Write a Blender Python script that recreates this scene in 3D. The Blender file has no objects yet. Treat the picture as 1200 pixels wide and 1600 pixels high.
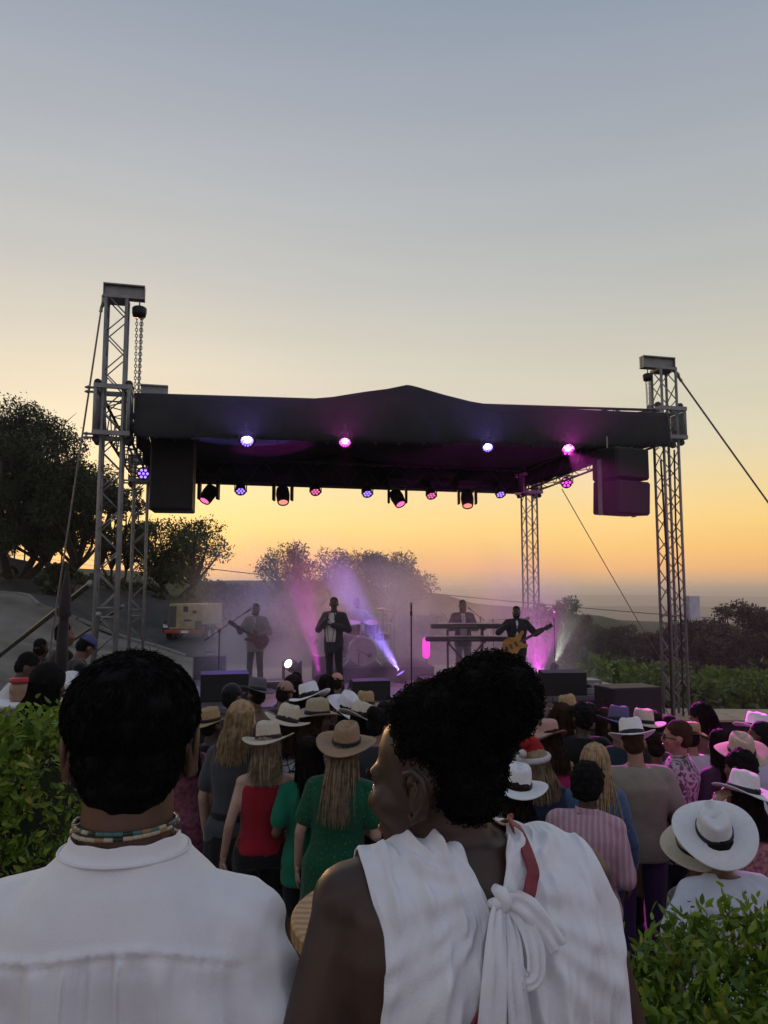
import bpy, bmesh, math, random
import numpy as np
from mathutils import Vector, Matrix, Quaternion, noise
R = math.radians
sc = bpy.context.scene
rnd = random.Random(7)
# ------------------------------------------------------------------ camera
F = 1202.0; PITCH = R(5.94); CAMZ = 1.85
cam = bpy.data.cameras.new('camera'); camo = bpy.data.objects.new('camera', cam)
sc.collection.objects.link(camo); sc.camera = camo
camo.location = (0, 0, CAMZ); camo.rotation_euler = (math.pi/2 + PITCH, 0, 0)
cam.sensor_fit = 'VERTICAL'; cam.sensor_height = 36; cam.sensor_width = 27
cam.lens = 36*F/1600; cam.clip_start = .05; cam.clip_end = 30000
# ------------------------------------------------------------------ sky and sun
SUN_AZ = R(-21.0); SUN_EL = R(2.2)
w = bpy.data.worlds.new('World'); sc.world = w; w.use_nodes = True
nt = w.node_tree; nt.nodes.clear()
wo = nt.nodes.new('ShaderNodeOutputWorld'); bg = nt.nodes.new('ShaderNodeBackground')
sky = nt.nodes.new('ShaderNodeTexSky'); sky.sky_type = 'NISHITA'; sky.sun_disc = False
sky.sun_elevation = SUN_EL; sky.sun_rotation = SUN_AZ
sky.air_density = 1.0; sky.dust_density = 3.5; sky.ozone_density = 1.5; sky.altitude = 150
# dusty dusk air: the clear-air sky is mixed with a pale band that depends on height above the horizon only
geo = nt.nodes.new('ShaderNodeTexCoord'); sep = nt.nodes.new('ShaderNodeSeparateXYZ')
nt.links.new(geo.outputs['Generated'], sep.inputs[0])
rmp = nt.nodes.new('ShaderNodeValToRGB'); cr = rmp.color_ramp; cr.interpolation = 'LINEAR'
SKYR = [(0.0, (.38, .295, .19)), (.012, (.62, .40, .215)), (.029, (.93, .475, .17)), (.054, (.97, .57, .165)), (.087, (.97, .65, .215)), (.128, (.90, .68, .325)), (.186, (.74, .665, .465)),
        (.266, (.635, .595, .475)), (.378, (.475, .485, .465)), (.477, (.395, .425, .455)), (.563, (.325, .365, .43)), (.637, (.255, .31, .39)), (1.0, (.22, .30, .42))]
while len(cr.elements) > 1: cr.elements.remove(cr.elements[-1])
for i, (p, c) in enumerate(SKYR):
    e = cr.elements[0] if i == 0 else cr.elements.new(p)
    e.position = p; e.color = (*c, 1)
nt.links.new(sep.outputs[2], rmp.inputs[0])
smul = nt.nodes.new('ShaderNodeMix'); smul.data_type = 'RGBA'; smul.blend_type = 'MULTIPLY'; smul.inputs[0].default_value = 1
nt.links.new(sky.outputs[0], smul.inputs[6]); smul.inputs[7].default_value = (.05, .05, .05, 1)
smx = nt.nodes.new('ShaderNodeMix'); smx.data_type = 'RGBA'; smx.inputs[0].default_value = .82
# away from the sun the low sky turns to the dull blue and rose of dusk
hd = nt.nodes.new('ShaderNodeVectorMath'); hd.operation = 'DOT_PRODUCT'; hd.inputs[1].default_value = (math.sin(SUN_AZ), math.cos(SUN_AZ), 0); nt.links.new(geo.outputs['Generated'], hd.inputs[0])
hr_ = nt.nodes.new('ShaderNodeMapRange'); hr_.interpolation_type = 'SMOOTHSTEP'; hr_.inputs['From Min'].default_value = .45; hr_.inputs['From Max'].default_value = -.6; nt.links.new(hd.outputs['Value'], hr_.inputs['Value'])
rm2 = nt.nodes.new('ShaderNodeValToRGB'); c2_ = rm2.color_ramp
for i, (p, c) in enumerate([(0.0, (.48, .41, .45)), (.12, (.58, .48, .52)), (.35, (.48, .46, .53)), (1.0, (.22, .30, .42))]):
    e = c2_.elements[i] if i < 2 else c2_.elements.new(p); e.position = p; e.color = (*c, 1)
nt.links.new(sep.outputs[2], rm2.inputs[0])
amx = nt.nodes.new('ShaderNodeMix'); amx.data_type = 'RGBA'; nt.links.new(hr_.outputs[0], amx.inputs[0]); nt.links.new(rmp.outputs[0], amx.inputs[6]); nt.links.new(rm2.outputs[0], amx.inputs[7])
nt.links.new(smul.outputs[2], smx.inputs[6]); nt.links.new(amx.outputs[2], smx.inputs[7])
# aureole round the low sun, as dusty air scatters it forward
dt = nt.nodes.new('ShaderNodeVectorMath'); dt.operation = 'DOT_PRODUCT'; nt.links.new(geo.outputs['Generated'], dt.inputs[0])
dt.inputs[1].default_value = (math.sin(SUN_AZ)*math.cos(SUN_EL), math.cos(SUN_AZ)*math.cos(SUN_EL), math.sin(SUN_EL))
mxx = nt.nodes.new('ShaderNodeMath'); mxx.operation = 'MAXIMUM'; mxx.inputs[1].default_value = 0; nt.links.new(dt.outputs['Value'], mxx.inputs[0])
def aureole(base, k, col):
    pw = nt.nodes.new('ShaderNodeMath'); pw.operation = 'POWER'; pw.inputs[1].default_value = k; nt.links.new(mxx.outputs[0], pw.inputs[0])
    a_ = nt.nodes.new('ShaderNodeMix'); a_.data_type = 'RGBA'; a_.blend_type = 'ADD'; a_.inputs[7].default_value = (*col, 1)
    nt.links.new(pw.outputs[0], a_.inputs[0]); nt.links.new(base, a_.inputs[6]); return a_.outputs[2]
wn = nt.nodes.new('ShaderNodeTexNoise'); wn.inputs['Scale'].default_value = 2.2; wn.inputs['Detail'].default_value = 5
wm = nt.nodes.new('ShaderNodeMapping'); wm.inputs['Scale'].default_value = (1, 1, 11); nt.links.new(geo.outputs['Generated'], wm.inputs[0]); nt.links.new(wm.outputs[0], wn.inputs['Vector'])
wr = nt.nodes.new('ShaderNodeMapRange'); wr.inputs['From Min'].default_value = .3; wr.inputs['From Max'].default_value = .7; wr.inputs['To Min'].default_value = .985; wr.inputs['To Max'].default_value = 1.02; nt.links.new(wn.outputs['Fac'], wr.inputs['Value'])
skyc = aureole(aureole(smx.outputs[2], 4, (.10, .088, .075)), 26, (.12, .06, .01))
wv_ = nt.nodes.new('ShaderNodeVectorMath'); wv_.operation = 'SCALE'; nt.links.new(skyc, wv_.inputs[0]); nt.links.new(wr.outputs[0], wv_.inputs['Scale'])
nt.links.new(wv_.outputs[0], bg.inputs[0]); bg.inputs[1].default_value = 1.2
nt.links.new(bg.outputs[0], wo.inputs[0])
sl = bpy.data.lights.new('sun', 'SUN'); sl.energy = 1.2; sl.angle = R(1.5); sl.color = (1, .55, .25)
slo = bpy.data.objects.new('sun', sl); sc.collection.objects.link(slo)
sd = Vector((math.sin(SUN_AZ)*math.cos(SUN_EL), math.cos(SUN_AZ)*math.cos(SUN_EL), math.sin(SUN_EL)))
slo.rotation_euler = (-sd).to_track_quat('-Z', 'Y').to_euler()
sc.view_settings.view_transform = 'Standard'; sc.view_settings.look = 'None'
sc.view_settings.exposure = 0; sc.view_settings.gamma = 1
sc.render.engine = 'CYCLES'
cy = sc.cycles; cy.use_denoising = True; cy.max_bounces = 6; cy.diffuse_bounces = 3; cy.glossy_bounces = 2
cy.transmission_bounces = 4; cy.transparent_max_bounces = 8; cy.volume_bounces = 1; cy.caustics_reflective = False
cy.caustics_refractive = False; cy.sample_clamp_indirect = 4
cy.volume_step_rate = 2.0; cy.volume_max_steps = 160
# ------------------------------------------------------------------ helpers
def ray(px, py):
    u = (px-600)/F; v = (800-py)/F; c, s = math.cos(PITCH), math.sin(PITCH)
    return Vector((u, c - v*s, s + v*c))
def at(px, py, Y):
    d = ray(px, py); return Vector((0, 0, CAMZ)) + d*(Y/d.y)
def tag(o, label=None, cat=None, group=None, kind=None):
    if label: o['label'] = label
    if cat: o['category'] = cat
    if group: o['group'] = group
    if kind: o['kind'] = kind
    return o
def link(name, me, parent=None, m=None, M=None):
    o = bpy.data.objects.new(name, me); sc.collection.objects.link(o)
    if m is not None and me is not None:
        if not me.materials: me.materials.append(m)
        elif me.materials[0] != m: o.material_slots[0].link = 'OBJECT'; o.material_slots[0].material = m
    if parent: o.parent = parent
    if M is not None: o.matrix_basis = M
    return o
def empty(name, loc=(0, 0, 0), rz=0, label=None, cat=None, group=None):
    o = bpy.data.objects.new(name, None); sc.collection.objects.link(o)
    o.location = loc; o.rotation_euler = (0, 0, rz); o.empty_display_size = .1
    return tag(o, label, cat, group)
def mesh(name, v, f, smooth=False):
    me = bpy.data.meshes.new(name); me.from_pydata([tuple(p) for p in v], [], f)
    if smooth: me.polygons.foreach_set('use_smooth', [True]*len(me.polygons))
    me.update(); return me
def npmesh(name, V, Fq, smooth=False):
    """V (n,3) array, Fq (m,k) array of equal sized faces"""
    V = np.asarray(V, 'f4'); Fq = np.asarray(Fq, 'i4'); m, k = Fq.shape
    me = bpy.data.meshes.new(name); me.vertices.add(len(V)); me.vertices.foreach_set('co', V.ravel())
    me.loops.add(m*k); me.loops.foreach_set('vertex_index', Fq.ravel())
    me.polygons.add(m); me.polygons.foreach_set('loop_start', np.arange(0, m*k, k, dtype='i4'))
    if smooth: me.polygons.foreach_set('use_smooth', np.ones(m, bool))
    me.update(calc_edges=True); return me
def frame(d):
    d = Vector(d).normalized(); a = Vector((0, 0, 1)) if abs(d.z) < .9 else Vector((0, 1, 0))
    x = a.cross(d).normalized(); return x, d.cross(x)
class MB:
    def __init__(s): s.v = []; s.f = []
    def add(s, v, f):
        n = len(s.v); s.v += [Vector(p) for p in v]; s.f += [tuple(i+n for i in q) for q in f]; return s
    def box(s, c, size, M=None, bev=0):
        x, y, z = (k/2 for k in size); c = Vector(c)
        if bev:
            b = bev; P = []
            for sx in (-1, 1):
                for sy in (-1, 1):
                    for sz in (-1, 1):
                        P += [(sx*(x-b), sy*(y-b), sz*z), (sx*(x-b), sy*y, sz*(z-b)), (sx*x, sy*(y-b), sz*(z-b))]
            bm = bmesh.new()
            for p in P: bm.verts.new(p)
            bmesh.ops.convex_hull(bm, input=bm.verts)
            bmesh.ops.dissolve_limit(bm, angle_limit=.02, verts=bm.verts, edges=bm.edges)
            bm.verts.index_update(); P = [v.co.copy() for v in bm.verts]; Q = [tuple(v.index for v in f.verts) for f in bm.faces]; bm.free()
        else:
            P = [(-x, -y, -z), (x, -y, -z), (x, y, -z), (-x, y, -z), (-x, -y, z), (x, -y, z), (x, y, z), (-x, y, z)]
            Q = [(0, 3, 2, 1), (4, 5, 6, 7), (0, 1, 5, 4), (1, 2, 6, 5), (2, 3, 7, 6), (3, 0, 4, 7)]
        P = [(M @ Vector(p) if M else Vector(p)) + c for p in P]
        return s.add(P, Q)
    def tube(s, pts, r, seg=8, cap=True):
        pts = [Vector(p) for p in pts]; n = len(pts)
        rr = r if isinstance(r, (list, tuple)) else [r]*n
        V = []; Q = []; x = None
        for i, p in enumerate(pts):
            d = pts[min(i+1, n-1)] - pts[max(i-1, 0)]
            if d.length < 1e-9: d = Vector((0, 0, 1))
            d.normalize()
            if x is None: x, y = frame(d)
            else:
                x = (x - d*x.dot(d)); x = x.normalized() if x.length > 1e-6 else frame(d)[0]; y = d.cross(x)
            for k in range(seg):
                a = 2*math.pi*k/seg; V.append(p + (x*math.cos(a) + y*math.sin(a))*rr[i])
        for i in range(n-1):
            for k in range(seg):
                k2 = (k+1) % seg; Q.append((i*seg+k, i*seg+k2, (i+1)*seg+k2, (i+1)*seg+k))
        if cap: Q.append(tuple(range(seg-1, -1, -1))); Q.append(tuple((n-1)*seg+k for k in range(seg)))
        return s.add(V, Q)
    def loft(s, rings, cap=True):
        """rings: list of equal length point lists"""
        m = len(rings[0]); V = [Vector(p) for r_ in rings for p in r_]; Q = []
        for i in range(len(rings)-1):
            for k in range(m):
                k2 = (k+1) % m; Q.append((i*m+k, i*m+k2, (i+1)*m+k2, (i+1)*m+k))
        if cap: Q.append(tuple(range(m-1, -1, -1))); Q.append(tuple((len(rings)-1)*m+k for k in range(m)))
        return s.add(V, Q)
    def lathe(s, prof, c=(0, 0, 0), seg=16, M=None, cap=True):
        c = Vector(c); rings = []
        for r_, z in prof:
            rings.append([(M @ Vector((r_*math.cos(2*math.pi*k/seg), r_*math.sin(2*math.pi*k/seg), z)) if M else Vector((r_*math.cos(2*math.pi*k/seg), r_*math.sin(2*math.pi*k/seg), z))) + c for k in range(seg)])
        return s.loft(rings, cap)
    def ell(s, c, rad, M=None, seg=14, nr=9):
        rings = []; c = Vector(c)
        for i in range(nr):
            t = math.pi*(i+.25)/(nr-.5) if False else math.pi*(i+.5)/nr
            rings.append([(lambda p: (M @ p if M else p) + c)(Vector((rad[0]*math.sin(t)*math.cos(2*math.pi*k/seg), rad[1]*math.sin(t)*math.sin(2*math.pi*k/seg), -rad[2]*math.cos(t)))) for k in range(seg)])
        return s.loft(rings)
    def cap(s, p0, p1, r0, r1, seg=10):
        p0 = Vector(p0); p1 = Vector(p1); d = (p1-p0); L = d.length; d = d/L if L > 1e-6 else Vector((0, 0, 1))
        pts = []; rr = []
        for t in (-.97, -.75, -.4): pts.append(p0 + d*r0*t); rr.append(r0*math.sqrt(1-t*t))
        pts += [p0, p1]; rr += [r0, r1]
        for t in (.4, .75, .97): pts.append(p1 + d*r1*t); rr.append(r1*math.sqrt(1-t*t))
        return s.tube(pts, rr, seg)
    def prism(s, poly, h, M):
        """poly in local XY extruded 0..h along local Z, placed by M"""
        n = len(poly); V = [M @ Vector((x, y, 0)) for x, y in poly] + [M @ Vector((x, y, h)) for x, y in poly]
        Q = [tuple(range(n-1, -1, -1)), tuple(range(n, 2*n))] + [(k, (k+1) % n, n+(k+1) % n, n+k) for k in range(n)]
        return s.add(V, Q)
    def mesh(s, name, smooth=False): return mesh(name, s.v, s.f, smooth)
    def build(s, name, m, parent=None, smooth=False, M=None):
        return link(name, s.mesh(name, smooth), parent, m, M)
def autosmooth(me, ang=40):
    bm = bmesh.new(); bm.from_mesh(me)
    for f in bm.faces: f.smooth = True
    for e in bm.edges:
        if len(e.link_faces) == 2 and e.calc_face_angle(0) > R(ang): e.smooth = False
    bm.to_mesh(me); bm.free(); return me
def rotz(a): return Matrix.Rotation(a, 4, 'Z')
def T(x, y, z): return Matrix.Translation((x, y, z))
def along(p0, p1):
    """matrix taking unit Z segment onto p0-p1 (no scale)"""
    p0 = Vector(p0); d = Vector(p1)-p0
    return Matrix.Translation(p0) @ d.to_track_quat('Z', 'Y').to_matrix().to_4x4()
# ------------------------------------------------------------------ materials
MATS = {}
def mat(name, col, rough=.7, var=.15, scale=8, bump=.0, bscale=60, metal=0, emit=None, es=0, spec=.3, sheen=0, trans=0, detail=4, col2=None, thresh=None):
    if name in MATS: return MATS[name]
    m = bpy.data.materials.new(name); MATS[name] = m; m.use_nodes = True; n = m.node_tree; N = n.nodes; L = n.links
    b = N['Principled BSDF']; b.inputs['Roughness'].default_value = rough; b.inputs['Metallic'].default_value = metal
    b.inputs['Specular IOR Level'].default_value = spec
    tc = N.new('ShaderNodeTexCoord')
    if var or col2:
        t = N.new('ShaderNodeTexNoise'); t.inputs['Scale'].default_value = scale; t.inputs['Detail'].default_value = detail
        L.new(tc.outputs['Object'], t.inputs['Vector'])
        r = N.new('ShaderNodeValToRGB'); lo, hi = thresh or (.3, .7)
        c2 = col2 or tuple(min(1, c*(1+var)) for c in col); c1 = col if col2 else tuple(c*(1-var) for c in col)
        r.color_ramp.elements[0].position = lo; r.color_ramp.elements[0].color = (*c1, 1)
        r.color_ramp.elements[1].position = hi; r.color_ramp.elements[1].color = (*c2, 1)
        L.new(t.outputs['Fac'], r.inputs[0]); L.new(r.outputs[0], b.inputs['Base Color'])
    else: b.inputs['Base Color'].default_value = (*col, 1)
    if bump:
        t2 = N.new('ShaderNodeTexNoise'); t2.inputs['Scale'].default_value = bscale; t2.inputs['Detail'].default_value = 5
        L.new(tc.outputs['Object'], t2.inputs['Vector'])
        bp = N.new('ShaderNodeBump'); bp.inputs['Strength'].default_value = bump; bp.inputs['Distance'].default_value = .02
        L.new(t2.outputs['Fac'], bp.inputs['Height']); L.new(bp.outputs[0], b.inputs['Normal'])
    if emit: b.inputs['Emission Color'].default_value = (*emit, 1); b.inputs['Emission Strength'].default_value = es
    if sheen: b.inputs['Sheen Weight'].default_value = sheen
    if trans: b.inputs['Transmission Weight'].default_value = trans
    return m
def leafmat(name, c1, c2, tl=.35):
    if name in MATS: return MATS[name]
    m = bpy.data.materials.new(name); MATS[name] = m; m.use_nodes = True; n = m.node_tree; N = n.nodes; L = n.links
    N.clear(); o = N.new('ShaderNodeOutputMaterial'); d = N.new('ShaderNodeBsdfPrincipled'); t = N.new('ShaderNodeBsdfTranslucent'); mx = N.new('ShaderNodeMixShader')
    g = N.new('ShaderNodeNewGeometry'); r = N.new('ShaderNodeValToRGB')
    r.color_ramp.elements[0].color = (*c1, 1); r.color_ramp.elements[1].color = (*c2, 1); r.color_ramp.elements[1].position = .9
    e3 = r.color_ramp.elements.new(.985); e3.color = (c2[0]*1.5, c2[1]*.95, c2[2]*1.2, 1)
    L.new(g.outputs['Random Per Island'], r.inputs[0]); L.new(r.outputs[0], d.inputs['Base Color']); L.new(r.outputs[0], t.inputs['Color'])
    d.inputs['Roughness'].default_value = .45; mx.inputs[0].default_value = tl
    L.new(d.outputs[0], mx.inputs[1]); L.new(t.outputs[0], mx.inputs[2]); L.new(mx.outputs[0], o.inputs[0]); return m
STEEL = mat('galvanised', (.26, .26, .25), .5, .2, 5, metal=.3, bump=.05)
BLACK = mat('black_plastic', (.012, .012, .013), .55, .3, 20)
BLACKM = mat('black_metal', (.02, .02, .022), .4, .3, 15, metal=.3)
CHROME = mat('chrome', (.6, .6, .6), .2, .05, metal=1)
WHITE_P = mat('white_paint', (.7, .7, .7), .5, .08, 6)
# ------------------------------------------------------------------ terrain
CP = []
for x in range(-4, 13, 2):
    for y in range(3, 19, 2):
        if not (x == -4 and 5 <= y <= 11): CP.append((x, y, (-.74 if y in (5, 7) else -.85) if (x <= 1 and y < 10) else -.95))
for x in (-3, -1, 1, 3): CP.append((x, 21, -.95))
CP += [(-4.6, 8, -.45), (-4.2, 9.3, -.45), (-3.7, 7, -.5), (-5, 9, -.4), (-4.6, 10.6, -.55), (-3.9, 8.2, -.5), (-5, 11.5, -.7), (-6, 6, -.5), (-9, 6, -.7), (-8, 11, -.35), (-8, 15, .15), (-5.6, 15, -.75), (-6, 18.5, -.55), (-10, 20, .6), (-7.5, 21, .0), (-6.6, 27, .2), (-4, 26, -.35), (-2, 30, -.4),
       (-13, 26, 1.75), (-16, 32, 2.4), (-12, 34, 2.15), (-9, 33, 1.3), (-20, 40, 3.0), (-14, 44, 2.6), (-7, 42, 1.3), (-28, 30, 3.2), (-18, 18, 1.9), (-14, 10, .3),
       (-13, 60, 2.0), (-30, 60, 3.5), (-17.5, 140, 4.0), (-60, 140, 6), (4.6, 140, 1.85), (23.3, 140, -.6), (35, 140, -2.3), (-5, 90, 1.2), (8, 90, -1.2), (0, 50, -.6), (5, 40, -1.2),
       (8, 25, -1.8), (12, 22, -1.9), (16, 20, -2.0), (12, 30, -3.1), (20, 30, -3.4), (30, 30, -4), (12, 45, -4.2), (25, 45, -5), (40, 60, -8), (20, 70, -6.5), (60, 90, -11), (30, 100, -8), (60, 140, -12), (20, 10, -1.4), (16, 14, -1.5), (20, 2, -1.2), (14, 0, -1), (0, -4, -1), (-12, 0, -.8), (30, -10, -2), (-30, -10, 0), (-30, 10, 1.4)]
CPA = np.array(CP)
def zt(x, y):
    x = np.asarray(x, float); y = np.asarray(y, float); sh = x.shape; x = x.ravel(); y = y.ravel()
    rr = np.sqrt(x*x + y*y); s2 = 1.5 + (rr*.06)**2
    d2 = (x[:, None]-CPA[:, 0])**2 + (y[:, None]-CPA[:, 1])**2
    wt = 1/(d2 + s2[:, None])**2.2
    z = (wt*CPA[:, 2]).sum(1)/wt.sum(1)
    far = np.clip((rr-150)/500, 0, 1); far = far*far*(3-2*far)
    z = z*(1-far) + (-45)*far
    z = z + .05*np.sin(x*.7+1)*np.sin(y*.6)*np.clip((rr-20)/30, 0, 1) + 2.0*far*np.sin(x*.004)*np.sin(y*.003+1)
    return z.reshape(sh)
def zg(x, y): return float(zt(np.array([x]), np.array([y]))[0])
def ground_at(px, py, y0=6, y1=300):
    last = None
    for i in range(400):
        Y = y0*(y1/y0)**(i/399); p = at(px, py, Y)
        if p.z < zg(p.x, p.y): return p
    return at(px, py, y1)
def sheet(name, xs, ys, zf, m, kind='structure', parent=None):
    X, Y = np.meshgrid(xs, ys); Z = zf(X, Y); nx, ny = len(xs), len(ys)
    V = np.stack([X, Y, Z], -1).reshape(-1, 3)
    i = np.arange(ny-1)[:, None]*nx + np.arange(nx-1)[None]; Q = np.stack([i, i+1, i+1+nx, i+nx], -1).reshape(-1, 4)
    o = link(name, npmesh(name, V, Q, True), parent, m); o['kind'] = kind; return o
GRASS = mat('dry_grass', (.085, .075, .035), .95, 0, 1.2, .5, 9, col2=(.055, .065, .022), detail=8)
def spaced(a, b, n, k): 
    t = np.linspace(-1, 1, n); s = np.sinh(t*k)/np.sinh(k); return np.where(s < 0, -s*a, s*b)
gx = np.unique(np.concatenate([spaced(-9000, 9000, 120, 9.0), np.arange(-40, 40, 1.0), np.arange(-20, 14, .5)])); gy = np.unique(np.concatenate([np.arange(-30, 60, 1.0), np.arange(3, 42, .5), 60*(150.0**np.linspace(0, 1, 60)), -30*(100.0**np.linspace(0, 1, 12))]))
sheet('ground', gx, gy, zt, GRASS)
def strip(name, A, B, m, dz, nu=40, nv=100):
    """a draped band between two polylines (world xy), laid dz above the terrain"""
    def samp(P, n):
        P = [Vector((p[0], p[1])) for p in P]; L = [0]
        for a, b in zip(P, P[1:]): L.append(L[-1]+(b-a).length)
        out = []
        for i in range(n):
            s = L[-1]*i/(n-1); k = max(j for j in range(len(P)-1) if L[j] <= s+1e-9); out.append(P[k].lerp(P[k+1], (s-L[k])/max(1e-6, L[k+1]-L[k])))
        return np.array([tuple(p) for p in out])
    a = samp(A, nv); b = samp(B, nv); t = np.linspace(0, 1, nu)
    XY = a[:, None]*(1-t)[None, :, None] + b[:, None]*t[None, :, None]
    Z = zt(XY[..., 0], XY[..., 1]) + dz
    V = np.concatenate([XY, Z[..., None]], -1).reshape(-1, 3)
    i = np.arange(nv-1)[:, None]*nu + np.arange(nu-1)[None]; Q = np.stack([i, i+1, i+1+nu, i+nu], -1).reshape(-1, 4)
    o = link(name, npmesh(name, V, Q, True), None, m); o['kind'] = 'structure'; return o
ASPH = mat('asphalt', (.048, .046, .044), .9, .45, 1.2, .6, 30, detail=8)
CONC = mat('worn_concrete', (.17, .15, .125), .9, .4, .8, .6, 20, detail=8)
up = [ground_at(*p) for p in [(-120, 893), (0, 897), (100, 903), (200, 914), (262, 945), (300, 988), (420, 1000), (520, 1003)]]
lo = [ground_at(*p) for p in [(-120, 905), (0, 930), (60, 952), (120, 974), (200, 1003), (290, 1030), (400, 1046), (520, 1046)]]
strip('road', up, lo, ASPH, .10)
lo2 = [Vector((-16, 9, 0)), Vector((-11, 8.6, 0)), Vector((-8, 8.4, 0)), Vector((-6.6, 8.2, 0)), Vector((-5.6, 9, 0)), Vector((-5.0, 10.5, 0)), Vector((-4.6, 13, 0)), Vector((-3.8, 15, 0))]
strip('paved_yard', lo, lo2, CONC, .075)
# kerb between yard and road, laid as separate stones
KERB = mat('kerb_stone', (.2, .19, .17), .9, .2, 8, .2, 40)
KB = mesh('kerb', *(lambda b: (b.v, b.f))(MB().box((0, 0, .5), (.14, .10, .96), bev=.015)))
kroot = empty('kerb', (0, 0, 0)); kroot['kind'] = 'structure'
kp = [Vector((p.x, p.y, zg(p.x, p.y)+.05)) for p in lo[1:6]]
for a, b in zip(kp, kp[1:]):
    n = max(1, int((b-a).length)); 
    for i in range(n):
        p, q = a.lerp(b, i/n), a.lerp(b, (i+1)/n); p.z = zg(p.x, p.y)+.10; q.z = zg(q.x, q.y)+.10
        link('kerb_stone', KB, kroot, KERB, along(p, q) @ Matrix.Diagonal((1, 1, (q-p).length, 1)))
# paving of the lawn terrace where the crowd stands
PAV = mat('crowd_paving', (.10, .085, .075), .9, .25, 2, .2, 30, detail=8)
PAV2 = mat('terrace_paving', (.13, .12, .11), .9, .25, 2, .2, 30)
sheet('forecourt', np.linspace(-5.2, 11, 66), np.linspace(3.3, 16, 52), lambda X, Y: zt(X, Y)+.04, PAV)
o = MB().box((0, -1.3, -.5), (16, 9.2, 1.0), bev=.02).build('terrace', PAV2); o['kind'] = 'structure'
# far hills, each a long ridge with thickness
HILL = mat('far_hill', (.06, .06, .04), .95, .3, .004)
def ridge(name, Y, x0, x1, top, depth, seed, amp):
    n = 90; xs = np.linspace(x0, x1, n); rings = []
    r1 = np.random.RandomState(seed); ph = r1.rand(6)*6
    h = top + amp*sum(np.sin(xs/(x1-x0)*6.28*(k+1.3)+ph[k])/(k+1) for k in range(6))
    V = []
    prof = [(-1, 0), (-.6, .45), (-.25, .85), (0, 1), (.3, .85), (1, 0)]
    for a, b in prof: V.append(np.stack([xs, Y + a*depth + 0*xs, -46 + (h+46)*b], -1))
    V = np.stack(V, 0); m_ = len(prof); i = np.arange(m_-1)[:, None]*n + np.arange(n-1)[None]
    Q = np.stack([i, i+1, i+1+n, i+n], -1).reshape(-1, 4)
    o = link(name, npmesh(name, V.reshape(-1, 3), Q, True), None, HILL); o['kind'] = 'structure'
ridge('hill', 1500, -400, 2200, -24, 300, 1, 3)
ridge('hill', 2800, -1500, 3800, -9, 600, 2, 4)
ridge('hill', 5200, -4000, 6000, 3, 900, 3, 3)
# ------------------------------------------------------------------ trees
LEAF_D = leafmat('leaf_dark', (.018, .028, .010), (.045, .055, .02))
LEAF_M = leafmat('leaf_mid', (.03, .05, .012), (.075, .10, .028))
LEAF_B = leafmat('leaf_bright', (.06, .13, .015), (.16, .26, .04), .4)
LEAF_O = leafmat('leaf_olive', (.03, .038, .015), (.07, .075, .03))
BARK = mat('bark', (.05, .038, .028), .95, .35, 12, .5, 40)
def leafcloud(name, C, Rd, n, size, seed, m, parent, asp=.45, shell=.55, flat=.8, droop=0):
    """n leaf shaped faces in the clumps C (k,3) with radii Rd"""
    r = np.random.RandomState(seed); C = np.asarray(C); Rd = np.asarray(Rd)
    p = Rd**2.0; idx = r.choice(len(C), n, p=p/p.sum())
    d = r.normal(size=(n, 3)); d /= np.linalg.norm(d, axis=1)[:, None]
    rad = Rd[idx]*(shell + (1-shell)*r.rand(n)**.6)*(1 + .12*r.normal(size=n)); d2 = d.copy(); d2[:, 2] *= flat
    pos = C[idx] + d2*rad[:, None]
    ax = d + .9*r.normal(size=(n, 3)); ax[:, 2] -= droop; ax /= np.linalg.norm(ax, axis=1)[:, None]
    sd = np.cross(ax, r.normal(size=(n, 3))); sd /= np.linalg.norm(sd, axis=1)[:, None]+1e-9
    nn = np.cross(ax, sd)
    L = (size*(.6 + .8*r.rand(n)))[:, None]; W = L*asp
    V = np.stack([pos - ax*L*.5, pos - ax*L*.05 + sd*W*.5 - nn*L*.06, pos + ax*L*.5 - nn*L*.1, pos - ax*L*.05 - sd*W*.5 - nn*L*.06], 1).reshape(-1, 3)
    Q = np.arange(n*4).reshape(-1, 4)
    return link(name, npmesh(name, V, Q), parent, m)
def limb_path(a, b, r, bend, n=5):
    a = Vector(a); b = Vector(b); off = Vector((r.normalvariate(0, 1), r.normalvariate(0, 1), r.random()*.6))*bend
    return [a.lerp(b, t) + off*math.sin(math.pi*t) for t in [i/(n-1) for i in range(n)]]
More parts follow.
